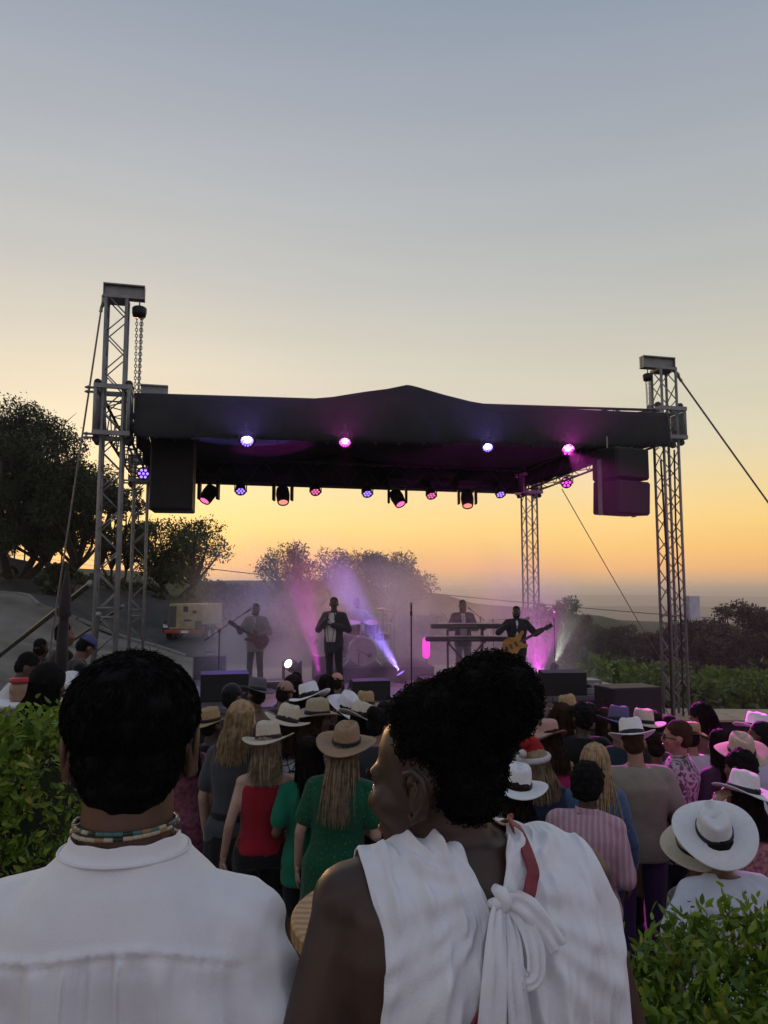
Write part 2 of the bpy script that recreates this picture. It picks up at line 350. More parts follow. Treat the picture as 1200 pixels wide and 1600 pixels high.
def tree(label, px, pyb, Y, h, wd, seed, n, size, m, group='trees beyond the stage', trunk=.3, stems=1, low=.25, cl=26, name='tree', pos=None, flat=.8, gapf=1.0, top=1.0):
    r = random.Random(seed)
    if pos is None: p = at(px, pyb, Y); x, y = p.x, p.y
    else: x, y = pos
    z = zg(x, y) - .1
    t = empty(name, (x, y, z), r.random()*6, label, 'tree', group)
    b = MB(); C = []; Rd = []
    tops = []
    for s_ in range(stems):
        a = r.random()*6.28; lean = wd*.10*(1 if stems == 1 else 2.0)
        fork = Vector((math.cos(a)*lean, math.sin(a)*lean, h*low*(.9+.3*r.random())))
        b.tube(limb_path((math.cos(a)*.05*stems, math.sin(a)*.05*stems, -.1), fork, r, h*.02), [trunk*(1-.09*i)/(stems**.5) for i in range(5)], 8)
        tops.append(fork)
    for i in range(cl):
        a = i*2.4 + r.random(); k = (i+.5)/cl; zz = h*(low*1.0 + (1-low)*(.12+.8*r.random()**.8*top)); rr_ = wd/2*math.sqrt(r.random())*math.sin(math.pi*min(1, max(.12, (zz/h-low*.75)/(1.02-low*.75))))**.6
        c = Vector((math.cos(a)*rr_, math.sin(a)*rr_, zz)); C.append(tuple(c)); Rd.append(wd*(.10+.075*r.random())*gapf)
        f = min(tops, key=lambda q: (q-c).length); b.tube(limb_path(f, c, r, h*.035, 5), [trunk*.42*(1-.21*j)+.012 for j in range(5)], 5)
        for j in range(2):
            e = c + Vector((r.uniform(-1, 1), r.uniform(-1, 1), r.uniform(-.3, 1)))*Rd[-1]*1.1; b.tube([c.lerp(f, .2), c.lerp(e, .5), e], [trunk*.10+.008, trunk*.06+.006, .005], 4)
    b.build('trunk', BARK, t, True)
    leafcloud('crown', C, Rd, n, size, seed, m, t, flat=flat, shell=.35)
    return t
def copy_tree(o, loc, rz, s, label):
    c = o.copy(); sc.collection.objects.link(c); c.location = loc; c.rotation_euler = (0, 0, rz); c.scale = (s, s, s*rnd.uniform(.9, 1.1)); c['label'] = label
    for ch in o.children: k = ch.copy(); sc.collection.objects.link(k); k.parent = c
    return c
tree('tall dark broad tree with a thick forked trunk at the far left edge', 22, 898, 31, 7.0, 6.8, 3, 62000, .13, LEAF_D, trunk=.34, low=.17, stems=3, cl=60, gapf=1.05)
tree('dark round crowned tree leaning out toward the lighting tower', 78, 900, 30, 5.2, 4.6, 5, 34000, .12, LEAF_D, trunk=.2, low=.2, stems=2, cl=36)
tree('slim loose tree with pale gaps seen through the steel lighting tower', 178, 905, 33, 4.7, 3.4, 8, 7000, .16, LEAF_O, trunk=.12, low=.22, stems=3, cl=26, gapf=.95)
tree('low spreading bushy tree beside the yellow generator', 272, 930, 36, 3.5, 5.0, 11, 15000, .14, LEAF_M, trunk=.18, low=.16, stems=4, cl=40)
tree('small rounded shrub under the dark trees by the wire fence', 95, 903, 29, 1.5, 1.7, 12, 4000, .11, LEAF_D, trunk=.06, low=.12, stems=4, cl=16)
tree('broad leafy tree in haze behind the drummer', 588, 960, 44, 4.3, 5.6, 15, 18000, .17, LEAF_M, trunk=.2, low=.2, stems=3, cl=40)
tree('sparse thin branched tree in haze behind the singer', 482, 960, 46, 4.0, 6.4, 17, 8000, .15, LEAF_O, trunk=.16, low=.22, stems=4, cl=40, gapf=.8)
tree('dark rounded tree behind the bass player', 862, 1010, 33, 3.6, 3.0, 19, 9000, .14, LEAF_M, trunk=.14, low=.12, stems=3, cl=26)
protoT = tree('dark evergreen tree in the wood beyond the vines', 0, 0, 0, 7.5, 7.0, 31, 9000, .32, LEAF_D, 'trees of the wood beyond the vines', trunk=.25, low=.12, stems=2, cl=34, pos=(36, 70), flat=.85)
protoT2 = tree('dark evergreen tree in the wood beyond the vines', 0, 0, 0, 5.5, 6.5, 33, 7000, .30, LEAF_O, 'trees of the wood beyond the vines', trunk=.2, low=.1, stems=3, cl=30, pos=(25, 62), flat=.8)
WOOD = [(1060, 64, .85), (1095, 66, 1.0), (1128, 60, .98), (1160, 56, .95), (1192, 58, 1.05), (1230, 55, 1.0), (1110, 50, .72), (1175, 47, .75), (1215, 46, .8),
        (1010, 75, .7), (1040, 80, .8), (975, 80, .7), (940, 86, .72), (905, 90, .7), (1140, 80, 1.0), (1075, 90, .95), (990, 100, .8), (930, 110, .8), (870, 100, .5), (960, 62, .45), (1000, 58, .42), (1035, 56, .5), (920, 66, .42), (1070, 52, .5), (885, 60, .4)]
for i, (px, Y, s) in enumerate(WOOD):
    p = at(px, 1000, Y); copy_tree(protoT if i % 2 else protoT2, (p.x, Y, zg(p.x, Y)-.2), rnd.random()*6.28, s*.86, 'dark evergreen tree in the wood beyond the vines')
# leafy vines and scrub, uncountable
def cover(name, label, pxr, Yr, k, n, size, m, hh, rad, seed, cat):
    r = random.Random(seed); C = []; Rd = []
    for i in range(k):
        Y = Yr[0]*(Yr[1]/Yr[0])**r.random(); px = r.uniform(*pxr); p = at(px, 1000, Y); h = hh*(.5+.7*r.random())
        for j in range(3): C.append((p.x+r.uniform(-.5, .5), p.y+r.uniform(-.5, .5), zg(p.x, p.y)+h*(j+.4)/3)); Rd.append(rad*(1.0-.18*j)*(.7+.5*r.random()))
    o = leafcloud(name, C, Rd, n, size, seed, m, None, shell=.5, asp=.6); tag(o, label, cat, None, 'stuff')
cover('vine_foliage', 'bright green leafy vines on the slope below the stage', (880, 1300), (17.5, 34), 420, 60000, .17, LEAF_B, 1.0, .55, 51, 'foliage')
cover('scrub', 'olive green scrub between the vines and the wood', (640, 1300), (33, 62), 520, 46000, .24, LEAF_M, 1.0, .9, 52, 'scrub')
cover('bush_foliage', 'rough grass and bushes beside the generator', (300, 470), (30, 60), 160, 14000, .2, LEAF_O, .5, .5, 53, 'scrub')
cover('verge_grass', 'rough dry grass along the verge above the road', (-60, 240), (33, 40), 160, 9000, .22, LEAF_O, .2, .28, 54, 'grass')
# wire fence along the verge
WIRE = mat('fence_wire', (.12, .11, .10), .6, .2)
POST = mat('fence_post', (.09, .07, .05), .9, .3, 9)
fr = empty('wire_fence', (-18, 39, zg(-18, 39)), 0, 'rusty wire fence on posts with coiled barbed wire under the trees', 'fence')
fp = []
for px in (-30, 22, 38, 96, 155, 205, 250):
    p = at(px, 880, 39); fp.append(Vector((p.x+18, 0, zg(p.x, 39)-zg(-18, 39))))
PM = MB().tube([(0, 0, -.1), (0, 0, 1.55)], .045, 6).mesh('post')
for p in fp: link('post', PM, fr, POST, T(*p))
for k in range(5):
    MB().tube([p + Vector((0, 0, .25+.28*k)) for p in fp], .008, 4).build('wire', WIRE, fr)
b = MB(); pts = []
for a, c in zip(fp, fp[1:]):
    n = int((c-a).length/.12)*6
    for i in range(n): 
        t = i/n; q = a.lerp(c, t); th = i/6*6.28; pts.append(q + Vector((0, math.cos(th)*.2, 1.6+math.sin(th)*.2)))
b.tube(pts, .009, 3); b.build('barbed_coil', WIRE, fr)
# power line, carried by two poles outside the view
PW = empty('power_line', (-19, 62, zg(-19, 62)), 0, 'thin sagging power line crossing behind the stage', 'cable')
pa = at(338, 883, 62); pb = at(650, 928, 75); pc = at(1260, 976, 75); o0 = PW.location.copy()
def sag(a, b, s, n=14): return [a.lerp(b, i/(n-1)) - Vector((0, 0, s*math.sin(math.pi*i/(n-1)))) for i in range(n)]
MB().tube([p - o0 for p in sag(at(150, 868, 50), at(1300, 978, 78), .5, 24)], .03, 4).build('wire', BLACKM, PW)
for q in (at(150, 868, 50), at(1300, 978, 78)):
    MB().tube([(q.x-o0.x, q.y-o0.y, zg(q.x, q.y)-o0.z-.1), (q.x-o0.x, q.y-o0.y, q.z-o0.z+.2)], [.14, .1], 8).build('pole', POST, PW)
# ------------------------------------------------------------------ generator trailer
GY = mat('generator_yellow', (.33, .27, .14), .6, .2, 4)
gp = at(306, 990, 27); gz = zg(gp.x, gp.y)+.05
g = empty('generator_trailer', (gp.x, gp.y, gz), R(-8), 'yellow box generator on a two axle road trailer behind the stage', 'generator')
MB().box((0, 0, 1.02), (1.42, 2.4, 1.05), bev=.04).build('housing', GY, g)
MB().box((0, 0, .42), (1.6, 2.9, .14), bev=.02).build('deck', mat('red_trim', (.30, .06, .03), .6, .2), g)
MB().box((-.53, -1.203, 1.02), (.30, .02, .85), bev=.005).build('door', mat('door_grey', (.07, .07, .06), .5, .2), g)
for x, z, s1, s2 in ((.02, 1.33, .2, .22), (.4, 1.22, .17, .12)): MB().box((x, -1.203, z), (s1, .02, s2), bev=.004).build('vent', BLACK, g)
MB().box((.12, -1.203, .87), (.3, .012, .07)).build('nameplate', BLACK, g)
MB().box((.62, -1.30, .66), (.24, .2, .42), bev=.02).build('side_box', mat('red_box', (.12, .06, .045), .6, .2), g)
MB().box((.1, -1.455, .42), (.32, .02, .1), bev=.004).build('number_plate', WHITE_P, g)
for x in (-.5, .6): MB().box((x, -1.455, .42), (.12, .02, .08), bev=.004).build('tail_lamp', mat('tail_red', (.4, .03, .02), .3), g)
TY = mat('tyre', (.015, .015, .015), .85)
for sx in (-.78, .78):
    for yy in (-.75, 0):
        Mx = Matrix.Rotation(math.pi/2, 4, 'Y')
        wh = MB().lathe([(.14, -.1), (.28, -.1), (.32, -.06), (.32, .06), (.28, .1), (.14, .1)], (sx, yy, .32), 18, Mx).build('tyre', TY, g, True)
        MB().lathe([(.02, -.11), (.15, -.105), (.15, .105), (.02, .11)], (sx, yy, .32), 12, Mx).build('rim', STEEL, g)
    MB().box((sx, -.38, .68), (.26, 1.5, .04), bev=.01).build('mudguard', BLACKM, g)
MB().tube([(0, 1.4, .4), (0, 2.6, .42)], .05, 6).build('drawbar', BLACKM, g)
MB().tube([(0, 2.5, .42), (0, 2.5, 0)], .04, 6).build('prop_leg', BLACKM, g)
# white and black dog-sized bin beside it
q = ground_at(258, 993); 
g.scale = (.82, .82, .82)
c = empty('traffic_cone', (q.x, q.y, q.z+.04), 0, 'small white banded cone standing on the road near the generator', 'cone')
MB().lathe([(.2, 0), (.2, .04), (.12, .05), (.09, .25)], (0, 0, 0), 12).build('base', BLACK, c)
MB().lathe([(.09, .25), (.07, .38)], (0, 0, 0), 12).build('band', WHITE_P, c); MB().lathe([(.07, .38), (.03, .52)], (0, 0, 0), 12).build('tip', BLACK, c)
# parked car at the far left edge
cp = at(-32, 898, 34); ca = empty('parked_car', (cp.x, cp.y, zg(cp.x, cp.y)), R(20), 'dark silver car half out of view under the big tree', 'car')
CARP = mat('car_paint', (.10, .10, .11), .3, .05, metal=.5)
prof = [(-2.0, .35), (-2.05, .7), (-1.7, .85), (-1.1, .9), (-.5, 1.35), (.7, 1.38), (1.3, .98), (1.95, .85), (2.05, .6), (2.0, .35)]
MB().prism([(x, z) for x, z in prof], 1.6, T(0, .8, 0) @ Matrix.Rotation(math.pi/2, 4, 'X')).build('body', CARP, ca)
MB().prism([(-.95, .95), (-.42, 1.29), (.66, 1.32), (1.12, 1.0)], 1.62, T(0, .81, 0) @ Matrix.Rotation(math.pi/2, 4, 'X')).build('window', mat('car_glass', (.02, .02, .025), .1, 0), ca)
for x in (-1.25, 1.3):
    for y in (-.76, .76):
        wq = MB().lathe([(.16, -.1), (.29, -.1), (.32, -.05), (.32, .05), (.29, .1), (.16, .1)], (x, y, .32), 18, Matrix.Rotation(math.pi/2, 4, 'X')).build('wheel', TY, ca, True)
        MB().lathe([(.02, -.108), (.17, -.104), (.17, .104), (.02, .108)], (x, y, .32), 12, Matrix.Rotation(math.pi/2, 4, 'X')).build('rim', STEEL, wq)
for y in (-.6, .6): MB().box((2.03, y, .68), (.06, .3, .12), bev=.01).build('headlight', WHITE_P, ca)
# ------------------------------------------------------------------ stage
SR = R(13.5); E1 = Vector((math.cos(SR), math.sin(SR), 0)); E2 = Vector((-math.sin(SR), math.cos(SR), 0))
FL = Vector((-4.3, 12.0, 0)); SW = 9.9; SD = 6.24
FR = FL + E1*SW; BL = FL + E2*SD; BR = FR + E2*SD
def on_line(px, py, A, B):
    d = ray(px, py); k = d.x/d.y; u = B-A; t = (k*A.y - A.x)/(u.x - k*u.y); p = A + u*t; q = at(px, py, p.y); return q, t
BRACE = {}
def rod(name, p0, p1, r, m, parent, seg=6):
    """unit-shared cylinder between two local points"""
    L = round((Vector(p1)-Vector(p0)).length, 3); k = (L, r, seg, m.name)
    if k not in BRACE: BRACE[k] = MB().tube([(0, 0, 0), (0, 0, L)], r, seg).mesh(name, True)
    return link(name, BRACE[k], parent, m, along(p0, p1))
def lattice(root, A, B, side, upv, w, h, pitch, m, rc=.026, rb=.011, ends=True, mid=True):
    """box truss between local points A and B; chords, zig-zag braces on four faces, end frames"""
    A = Vector(A); B = Vector(B); side = Vector(side).normalized()*w/2; upv = Vector(upv).normalized()*h/2
    cs = [side+upv, -side+upv, -side-upv, side-upv]; L = (B-A).length; n = max(2, round(L/pitch)); d = (B-A)/n
    for c in cs: rod('chord', A+c, B+c, rc, m, root, 8)
    for k in range(4):
        c0, c1 = cs[k], cs[(k+1) % 4]
        for i in range(n):
            a, b_ = (c0, c1) if (i+(k > 1)) % 2 == 0 else (c1, c0)
            rod('brace', A+d*i+a, A+d*(i+1)+b_, rb, m, root, 5)
        fr_ = [0, n] + ([n//3, n//3] if mid else [])
        for j, i in enumerate(fr_):
            off = d.normalized()*(.05 if i == 0 else -.05 if i == n else (.07 if j == 2 else -.07)); rod('brace', A+d*i+off+c0, A+d*i+off+c1, rb*1.3, m, root, 5)
G0 = -.95
def tower(P, ztop, zs0, zs1, label, head=None, cable=None, roller=True, base_z=None):
    bz = zg(P.x, P.y)+.03 if base_z is None else base_z
    t = empty('truss_tower', (P.x, P.y, bz), SR, label, 'truss tower', 'four steel towers carrying the stage roof')
    H = ztop - bz; W = .36
    lattice(t, (0, 0, .06), (0, 0, H-.22 if head else H), (1, 0, 0), (0, 1, 0), W-.05, W-.05, .31, STEEL)
    MB().box((0, 0, .03), (.9, .9, .06), bev=.01).build('base_plate', STEEL, t)
    for a in (0, 1, 2, 3):
        M = rotz(a*math.pi/2)
        MB().tube([M @ Vector((.2, 0, .3)), M @ Vector((.95, 0, .08))], .025, 6).build('outrigger', STEEL, t)
        MB().lathe([(.07, 0), (.07, .02), (.02, .03), (.02, .2)], M @ Vector((.95, 0, -.0)), 10).build('jack', STEEL, t)
    # sleeve block that rides on the tower
    s0, s1 = zs0-bz, zs1-bz; SWd = .56
    for z in (s0+.06, s1-.10):
        sl_ = MB()
        for sx, sy, lx, ly in ((0, -1, SWd, .06), (0, 1, SWd, .06), (-1, 0, .06, SWd-.12), (1, 0, .06, SWd-.12)): sl_.box((sx*(SWd/2-.03), sy*(SWd/2-.03), z), (lx, ly, .07))
        sl_.build('sleeve_collar', STEEL, t)
    for sx in (-1, 1):
        for sy in (-1, 1): rod('sleeve_post', (sx*.25, sy*.25, s0+.02), (sx*.25, sy*.25, s1-.06), .03, STEEL, t)
        MB().box((sx*.255, 0, (s0+s1)/2-.02), (.012, .40, s1-s0-.26), bev=.003).build('side_plate', STEEL, t)
    for sx in (-1, 1):
        for z in (s0-.02, s1-.02):
            for sy in (-.13, .13): MB().lathe([(.02, -.03), (.055, -.03), (.06, 0), (.055, .03), (.02, .03)], (sx*.235, sy, z), 12, Matrix.Rotation(math.pi/2, 4, 'X')).build('roller', BLACKM, t)
    for z in (s0+.06, s0+.0, s1-.1, s1-.17): MB().tube([(-.28, -.1, z), (-.36, -.1, z), (-.37, -.1, z), (-.43, -.1, z)], [.02, .02, .035, .012], 6).build('bolt', STEEL, t)
    if head:
        x0, x1 = head
        hb = MB(); hb.box(((x0+x1)/2, 0, H-.115), (x1-x0, .03, .19))
        for z in (H-.01, H-.22): hb.box(((x0+x1)/2, 0, z), (x1-x0, .16, .02))
        for z in (x0, x1): hb.box((z+(.006 if z == x0 else -.006), 0, H-.115), (.012, .14, .19))
        hb.build('head_beam', STEEL, t)
        MB().box((0, 0, H-.255), (.36, .36, .05), bev=.008).build('top_plate', STEEL, t)
    return t, bz
tFL, z0 = tower(FL, 6.79, 4.25, 5.15, 'tall steel truss tower with chain hoist at the near corner of the stage', head=(-.22, .42))
tFR, z1 = tower(FR, 6.30, 4.66, 5.36, 'steel truss tower with white box and slanting guy cable at stage side', head=(-.46, .22))
tBL, z2 = tower(BL, 5.15, 4.40, 5.05, 'rear steel truss tower seen beside the hanging black loudspeaker')
tBR, z3 = tower(BR, 5.16, 4.42, 5.05, 'rear steel truss tower behind the bass player')
# junction boxes on the right tower and cables taped to it
o = MB().box((.27, -.23, 1.85-z1+.0 - .28), (.22, .12, .42), bev=.01).build('control_box', mat('pale_box', (.55, .56, .6), .5), tFR)
MB().tube([(-.2, -.16, .5), (-.22, -.2, 2), (-.2, -.18, 3.5), (-.26, -.2, 5.2)], .02, 6).build('cable', BLACK, tFR)
MB().tube([(.0, -.2, .3), (.02, -.21, 2.2), (.0, -.2, 4.0), (.03, -.2, 5.4)], .018, 6).build('cable', BLACK, tFR)
# chain hoists
def hoist(t, x, ztop, zbot, label, s=1.0):
    M = t.location; h = empty('chain_hoist', t.matrix_basis @ Vector((x, 0, 0)) + Vector((0, 0, ztop - t.location.z)) if False else (Vector(t.location) + rotz(SR) @ Vector((x, 0, ztop))), SR, label, 'hoist')
    MB().lathe([(.02, -.17*s), (.10*s, -.16*s), (.115*s, -.10*s), (.115*s, -.02*s), (.09*s, 0), (.02, .02)], (0, 0, -.12), 14).build('housing', BLACKM, h, True)
    MB().tube([(0, 0, -.10), (0, 0, -.02), (.03, 0, .02), (0, 0, .05), (-.03, 0, .02), (0, 0, -.02)], .012, 6).build('hook', STEEL, h)
    L = ztop - zbot; CL = MB()
    for k in range(8): CL.tube([], .01) if False else None
    ring = [(.018*math.cos(a), 0, .032*math.sin(a)) for a in [i*math.pi/4 for i in range(9)]]
    for x_ in (-.035, .03, .05):
        c = MB(); n = int(L/.055)
        for i in range(n):
            M2 = T(x_*(1-.3*i/n), 0, -.3-.05*i) @ rotz((i % 2)*math.pi/2); c.tube([M2 @ Vector(p) for p in ring], .0065, 4, False)
        c.build('chain', STEEL, h)
hoist(tFL, .34, 6.79-z0-.22, 5.0-z0, 'black chain hoist hanging from the head beam of the taller tower')
hoist(tFR, -.34, 6.30-z1-.22, 5.3-z1, 'small chain hoist under the head beam of the shorter tower', .8)
# guy cables
CAB = mat('steel_cable', (.25, .24, .22), .4, .2, metal=.6)
def guy(name, a, b, r, label, shackle=True):
    a = Vector(a); b = Vector(b); e = empty(name, b, 0, label, 'cable')
    MB().tube([p-b for p in sag(a, b, (a-b).length*.006, 10)], r, 6).build('cable', CAB, e)
    d = (b-a).normalized()
    if shackle: MB().tube([(a-b)+d*.02, (a-b)+d*.12+Vector((.03, 0, -.02)), (a-b)+d*.22, (a-b)+d*.3], [.03, .04, .025, .03], 6).build('shackle', CAB, e)
    return e
pt = FL + E1*-.22; gtop = Vector((pt.x, pt.y, 6.62)); gb = at(108, 845, 12.6); gb2 = gtop + (gb-gtop)*1.35
bx = at(60, 1040, 13.0); guy('guy_cable', gtop, (bx.x, bx.y, zg(bx.x, bx.y)), .016, 'taut steel cable from the taller tower down to the yard')
pt = FR + E1*.2; ga = Vector((pt.x, pt.y, 6.10)); gd = at(1200, 800, 14.9) - ga; k = (ga.z+1.7)/-gd.z; q = ga+gd*k
guy('guy_cable', ga, (q.x, q.y, zg(q.x, q.y)), .018, 'steel cable slanting from the shorter tower out of view')
ga = at(878, 764, BR.y-.2); gb = at(1002, 960, 24); gd = gb-ga; k = (ga.z+2.0)/-gd.z; q = ga+gd*k
guy('guy_cable', ga, (q.x, q.y, zg(q.x, q.y)), .013, 'thin cable running down from the rear truss to the vines', False)
# roof trusses
zF = [4.70, 4.98]; zB = 4.77
def roof_truss(A, B, za, zb, label, h=.5, w=.36):
    A = Vector((A.x, A.y, za)); B = Vector((B.x, B.y, zb)); d = (B-A).normalized(); A2 = A + d*.32; B2 = B - d*.32
    r_ = empty('roof_truss', A2, 0, label, 'roof truss', 'trusses carrying the roof'); sd_ = d.cross(Vector((0, 0, 1)))
    lattice(r_, (0, 0, 0), B2-A2, sd_, (0, 0, 1), w, h, .42, BLACKM, mid=False); return r_
roof_truss(FL, FR, zF[0], zF[1], 'dark front roof truss behind the draped fabric')
roof_truss(BL, BR, zB, zB, 'dark rear roof truss with the row of hanging stage lamps', .56)
roof_truss(FL, BL, zF[0], zB, 'dark side roof truss by the black loudspeaker')
roof_truss(FR, BR, zF[1], zB, 'dark side roof truss lit magenta above the angled loudspeaker')
MA, MBp = FL.lerp(BL, .45), FR.lerp(BR, .45)
# canopy: black cloth over a ridge with a front skirt
CLOTH = mat('black_cloth', (.011, .0115, .012), .9, .4, 2.5, .6, 7, spec=.1)
EDGE = [(205, 615), (330, 621), (460, 626), (520, 621), (570, 613), (605, 608.5), (625, 604.5), (637, 602), (650, 605), (695, 618), (735, 628), (770, 634), (850, 638), (940, 642), (1030, 646)]
cA, cB = FL - E2*.3, FR - E2*.3
ET = []
for px, py in EDGE: p, t = on_line(px, py, cA, cB); ET.append((t, p.z))
ridge_t = ET[7][0]; _et = np.array(ET)
def top_z(t, v): return float(np.interp(t, _et[:, 0], _et[:, 1]))*(1-.25*v) + .25*v*(5.06 + .30*max(0, 1-abs(t-ridge_t)/.16))
def roofpt(t, v):
    p = FL.lerp(FR, t) + E2*((-.30) + v*(SD+.5)); p.z = top_z(t, v) - .02*math.sin(v*9)*0; return p
V = []; Q = []; NU, NV = 140, 16; NS = 10
ts = [-.0 + i/(NU-1) for i in range(NU)]
x0t, x1t = .035, .985
for j in range(NV):
    for i in range(NU):
        V.append(roofpt(x0t + (x1t-x0t)*ts[i], 1-j/(NV-1)))
zbot = lambda t: 4.24*(1-t) + 4.50*t
for j in range(1, NS+1):
    s = j/NS
    for i in range(NU):
        t = x0t + (x1t-x0t)*ts[i]; p = roofpt(t, 0); q = p.copy(); q.z = p.z + (zbot(t)-p.z)*s
        a = 8*abs(t-ridge_t)
        fold = .05*s*math.sin(t*41+2*math.sin(t*13)) + .03*math.sin(t*83+s*3)*s + .012*math.sin(t*190+4*s)*s + .05*math.sin(math.pi*s)*math.exp(-a)
        q -= E2*(fold+.03*s); V.append(q)
NR = NV+NS
for j in range(NR-1):
    for i in range(NU-1): k = j*NU+i; Q.append((k, k+1, k+1+NU, k+NU))
me = mesh('cloth', V, Q, True)
cn = link('stage_canopy', None); cn.empty_display_size = .2; tag(cn, 'black cloth stage roof peaked in the middle with a draped front', 'canopy')
co = link('cloth', me, cn, CLOTH); md = co.modifiers.new('thick', 'SOLIDIFY'); md.thickness = .012
def skirt_pt(t, s):
    p = roofpt(t, 0); q = p.copy(); q.z = p.z + (zbot(t)-p.z)*s; a = 8*abs(t-ridge_t)
    fold = .05*s*math.sin(t*41+2*math.sin(t*13)) + .03*math.sin(t*83+s*3)*s + .012*math.sin(t*190+4*s)*s + .05*math.sin(math.pi*s)*math.exp(-a)
    return q - E2*(fold+.03*s+.008)
for t in (.13, .27, .40, .56, .70, .84): MB().tube([skirt_pt(t, k/10) for k in range(11)], .007, 5).build('seam', CLOTH, cn, True)
for r_ in range(2): MB().tube([skirt_pt(x0t+(x1t-x0t)*k/120, .97-.82*r_) for k in range(121)], .006, 5).build('hem', CLOTH, cn, True)
ROPE = mat('tie_rope', (.16, .15, .14), .8, .2)
for k in range(23):
    t = x0t+.02+(x1t-x0t-.04)*k/22; a_ = skirt_pt(t, .99); MB().tube([a_, a_ + E2*.14 - Vector((0, 0, .03)), a_ + E2*.42 + Vector((0, 0, .16))], .005, 4).build('tie_cord', ROPE, cn)
for t0, lab in ((x0t, 0), (x1t, 1)):     # side skirts
    V = []; Q = []; n = 20
    for i in range(n):
        v = i/(n-1); p = roofpt(t0, v); o_ = E1*(-.004 if lab == 0 else .004)
        h = .62 if lab == 0 else .5
        V += [p+o_, p + o_ + E1*(.03*math.sin(v*30)) - Vector((0, 0, h*.5)), p + o_ + E1*(.04*math.sin(v*26)) - Vector((0, 0, h))]
    for i in range(n-1):
        for k in (0, 1): Q.append((i*3+k, i*3+k+1, i*3+k+4, i*3+k+3))
    so = link('side_skirt', mesh('side_skirt', V, Q, True), cn, CLOTH); so.modifiers.new('thick', 'SOLIDIFY').thickness = .012
# rear cloth behind the rear truss
V = []; Q = []; n = 60
for i in range(n):
    t = .02+.96*i/(n-1); p = FL.lerp(FR, t) + E2*(SD+.14+.02*math.sin(t*70)); V += [Vector((p.x, p.y, top_z(t, 1)+.01)), Vector((p.x, p.y, 4.8)), Vector((p.x, p.y, 4.50+.02*math.sin(t*31)))]
for i in range(n-1):
    for k in (0, 1): Q.append((i*3+k, i*3+k+1, i*3+k+4, i*3+k+3))
so = link('rear_skirt', mesh('rear_skirt', V, Q, True), cn, CLOTH); so.modifiers.new('thick', 'SOLIDIFY').thickness = .012
# end plate above the canopy by the left tower
pp = FL + E1*.62 + E2*-.12; ep = empty('end_beam', (pp.x, pp.y, 4.98), SR, 'short grey beam end lying on the canopy beside the tower', 'beam')
eb = MB().box((0, 0, .07), (.42, .03, .13)); eb.box((0, 0, .145), (.42, .14, .02)); eb.box((0, 0, -.005), (.42, .14, .02)); eb.build('web', STEEL, ep)
# ------------------------------------------------------------------ stage deck
DECK = mat('stage_floor', (.13, .11, .12), .45, .2, 3, .1, 25, spec=.4)
DKB = mat('stage_skirt', (.012, .012, .014), .9, .3, 6, .3, 12)
DZ = .0
st = empty('stage_deck', FL + E1*.3 + Vector((0, 0, G0)), SR, 'low black skirted stage platform with a pale reflective floor', 'stage')
nx, ny = 9, 6; bw = (SW-.6)/nx; bd = 1.05
PANEL = MB().box((0, 0, 0), (bw-.012, bd-.012, .09), bev=.008).mesh('deck_panel')
for i in range(nx):
    for j in range(ny): link('deck_panel', PANEL, st, DECK, T((i+.5)*bw, .15+(j+.5)*bd, -G0-.045))
LEGM = MB().tube([(0, 0, 0), (0, 0, .86)], .03, 6).mesh('leg')
for i in range(nx+1):
    for j in (0, 3, 6): link('leg', LEGM, st, STEEL, T(min(max(i*bw, .08), nx*bw-.08), .15+min(max(j*bd, .08), ny*bd-.08), 0))
V = []; Q = []; n = 150
for i in range(n):
    x = (SW-.6)*i/(n-1); y = .12 + .018*math.sin(i*1.3)+.01*math.sin(i*.7); V += [(x, y, .86), (x, y-.012*math.sin(i*1.3), .02)]
for i in range(n-1): Q.append((i*2, i*2+1, i*2+3, i*2+2))
so = link('skirt', mesh('skirt', V, Q, True), st, DKB); so.modifiers.new('t', 'SOLIDIFY').thickness = .006
def sp(px, py, v=None):
    """point on the stage floor under a pixel"""
    d = ray(px, py); k = (DZ-CAMZ)/d.z; return Vector((0, 0, CAMZ)) + d*k
# ------------------------------------------------------------------ stage lamps
def lampcol(name, c, s): return mat('lamp_'+name, (.02, .02, .02), .3, 0, emit=c, es=s)
PUR = lampcol('violet', (.30, .16, 1.0), 2.6); MAG = lampcol('magenta', (1.0, .06, .72), 2.4); PNK = lampcol('pink', (1.0, .16, .45), 1.5); WAR = lampcol('salmon', (1.0, .32, .25), 1.1); COOL = lampcol('cold_white', (1.0, .98, .85), 5)
DOTS = {}
def dots(r_, n):
    k = (r_, n)
    if k not in DOTS:
        b = MB(); P = [(0, 0)]
        if n > 7: P += [(.42*math.cos(a), .42*math.sin(a)) for a in [i*math.pi/3 for i in range(6)]] + [(.8*math.cos(a), .8*math.sin(a)) for a in [i*math.pi/6+.2 for i in range(12)]]
        else: P += [(.66*math.cos(a), .66*math.sin(a)) for a in [i*math.pi/3 for i in range(6)]]
        q = r_*(.15 if n > 7 else .24)
        for x, y in P: b.lathe([(q, 0), (q*.8, .012)], (x*r_, y*r_, 0), 8)
        DOTS[k] = b.mesh('led_cluster')
    return DOTS[k]
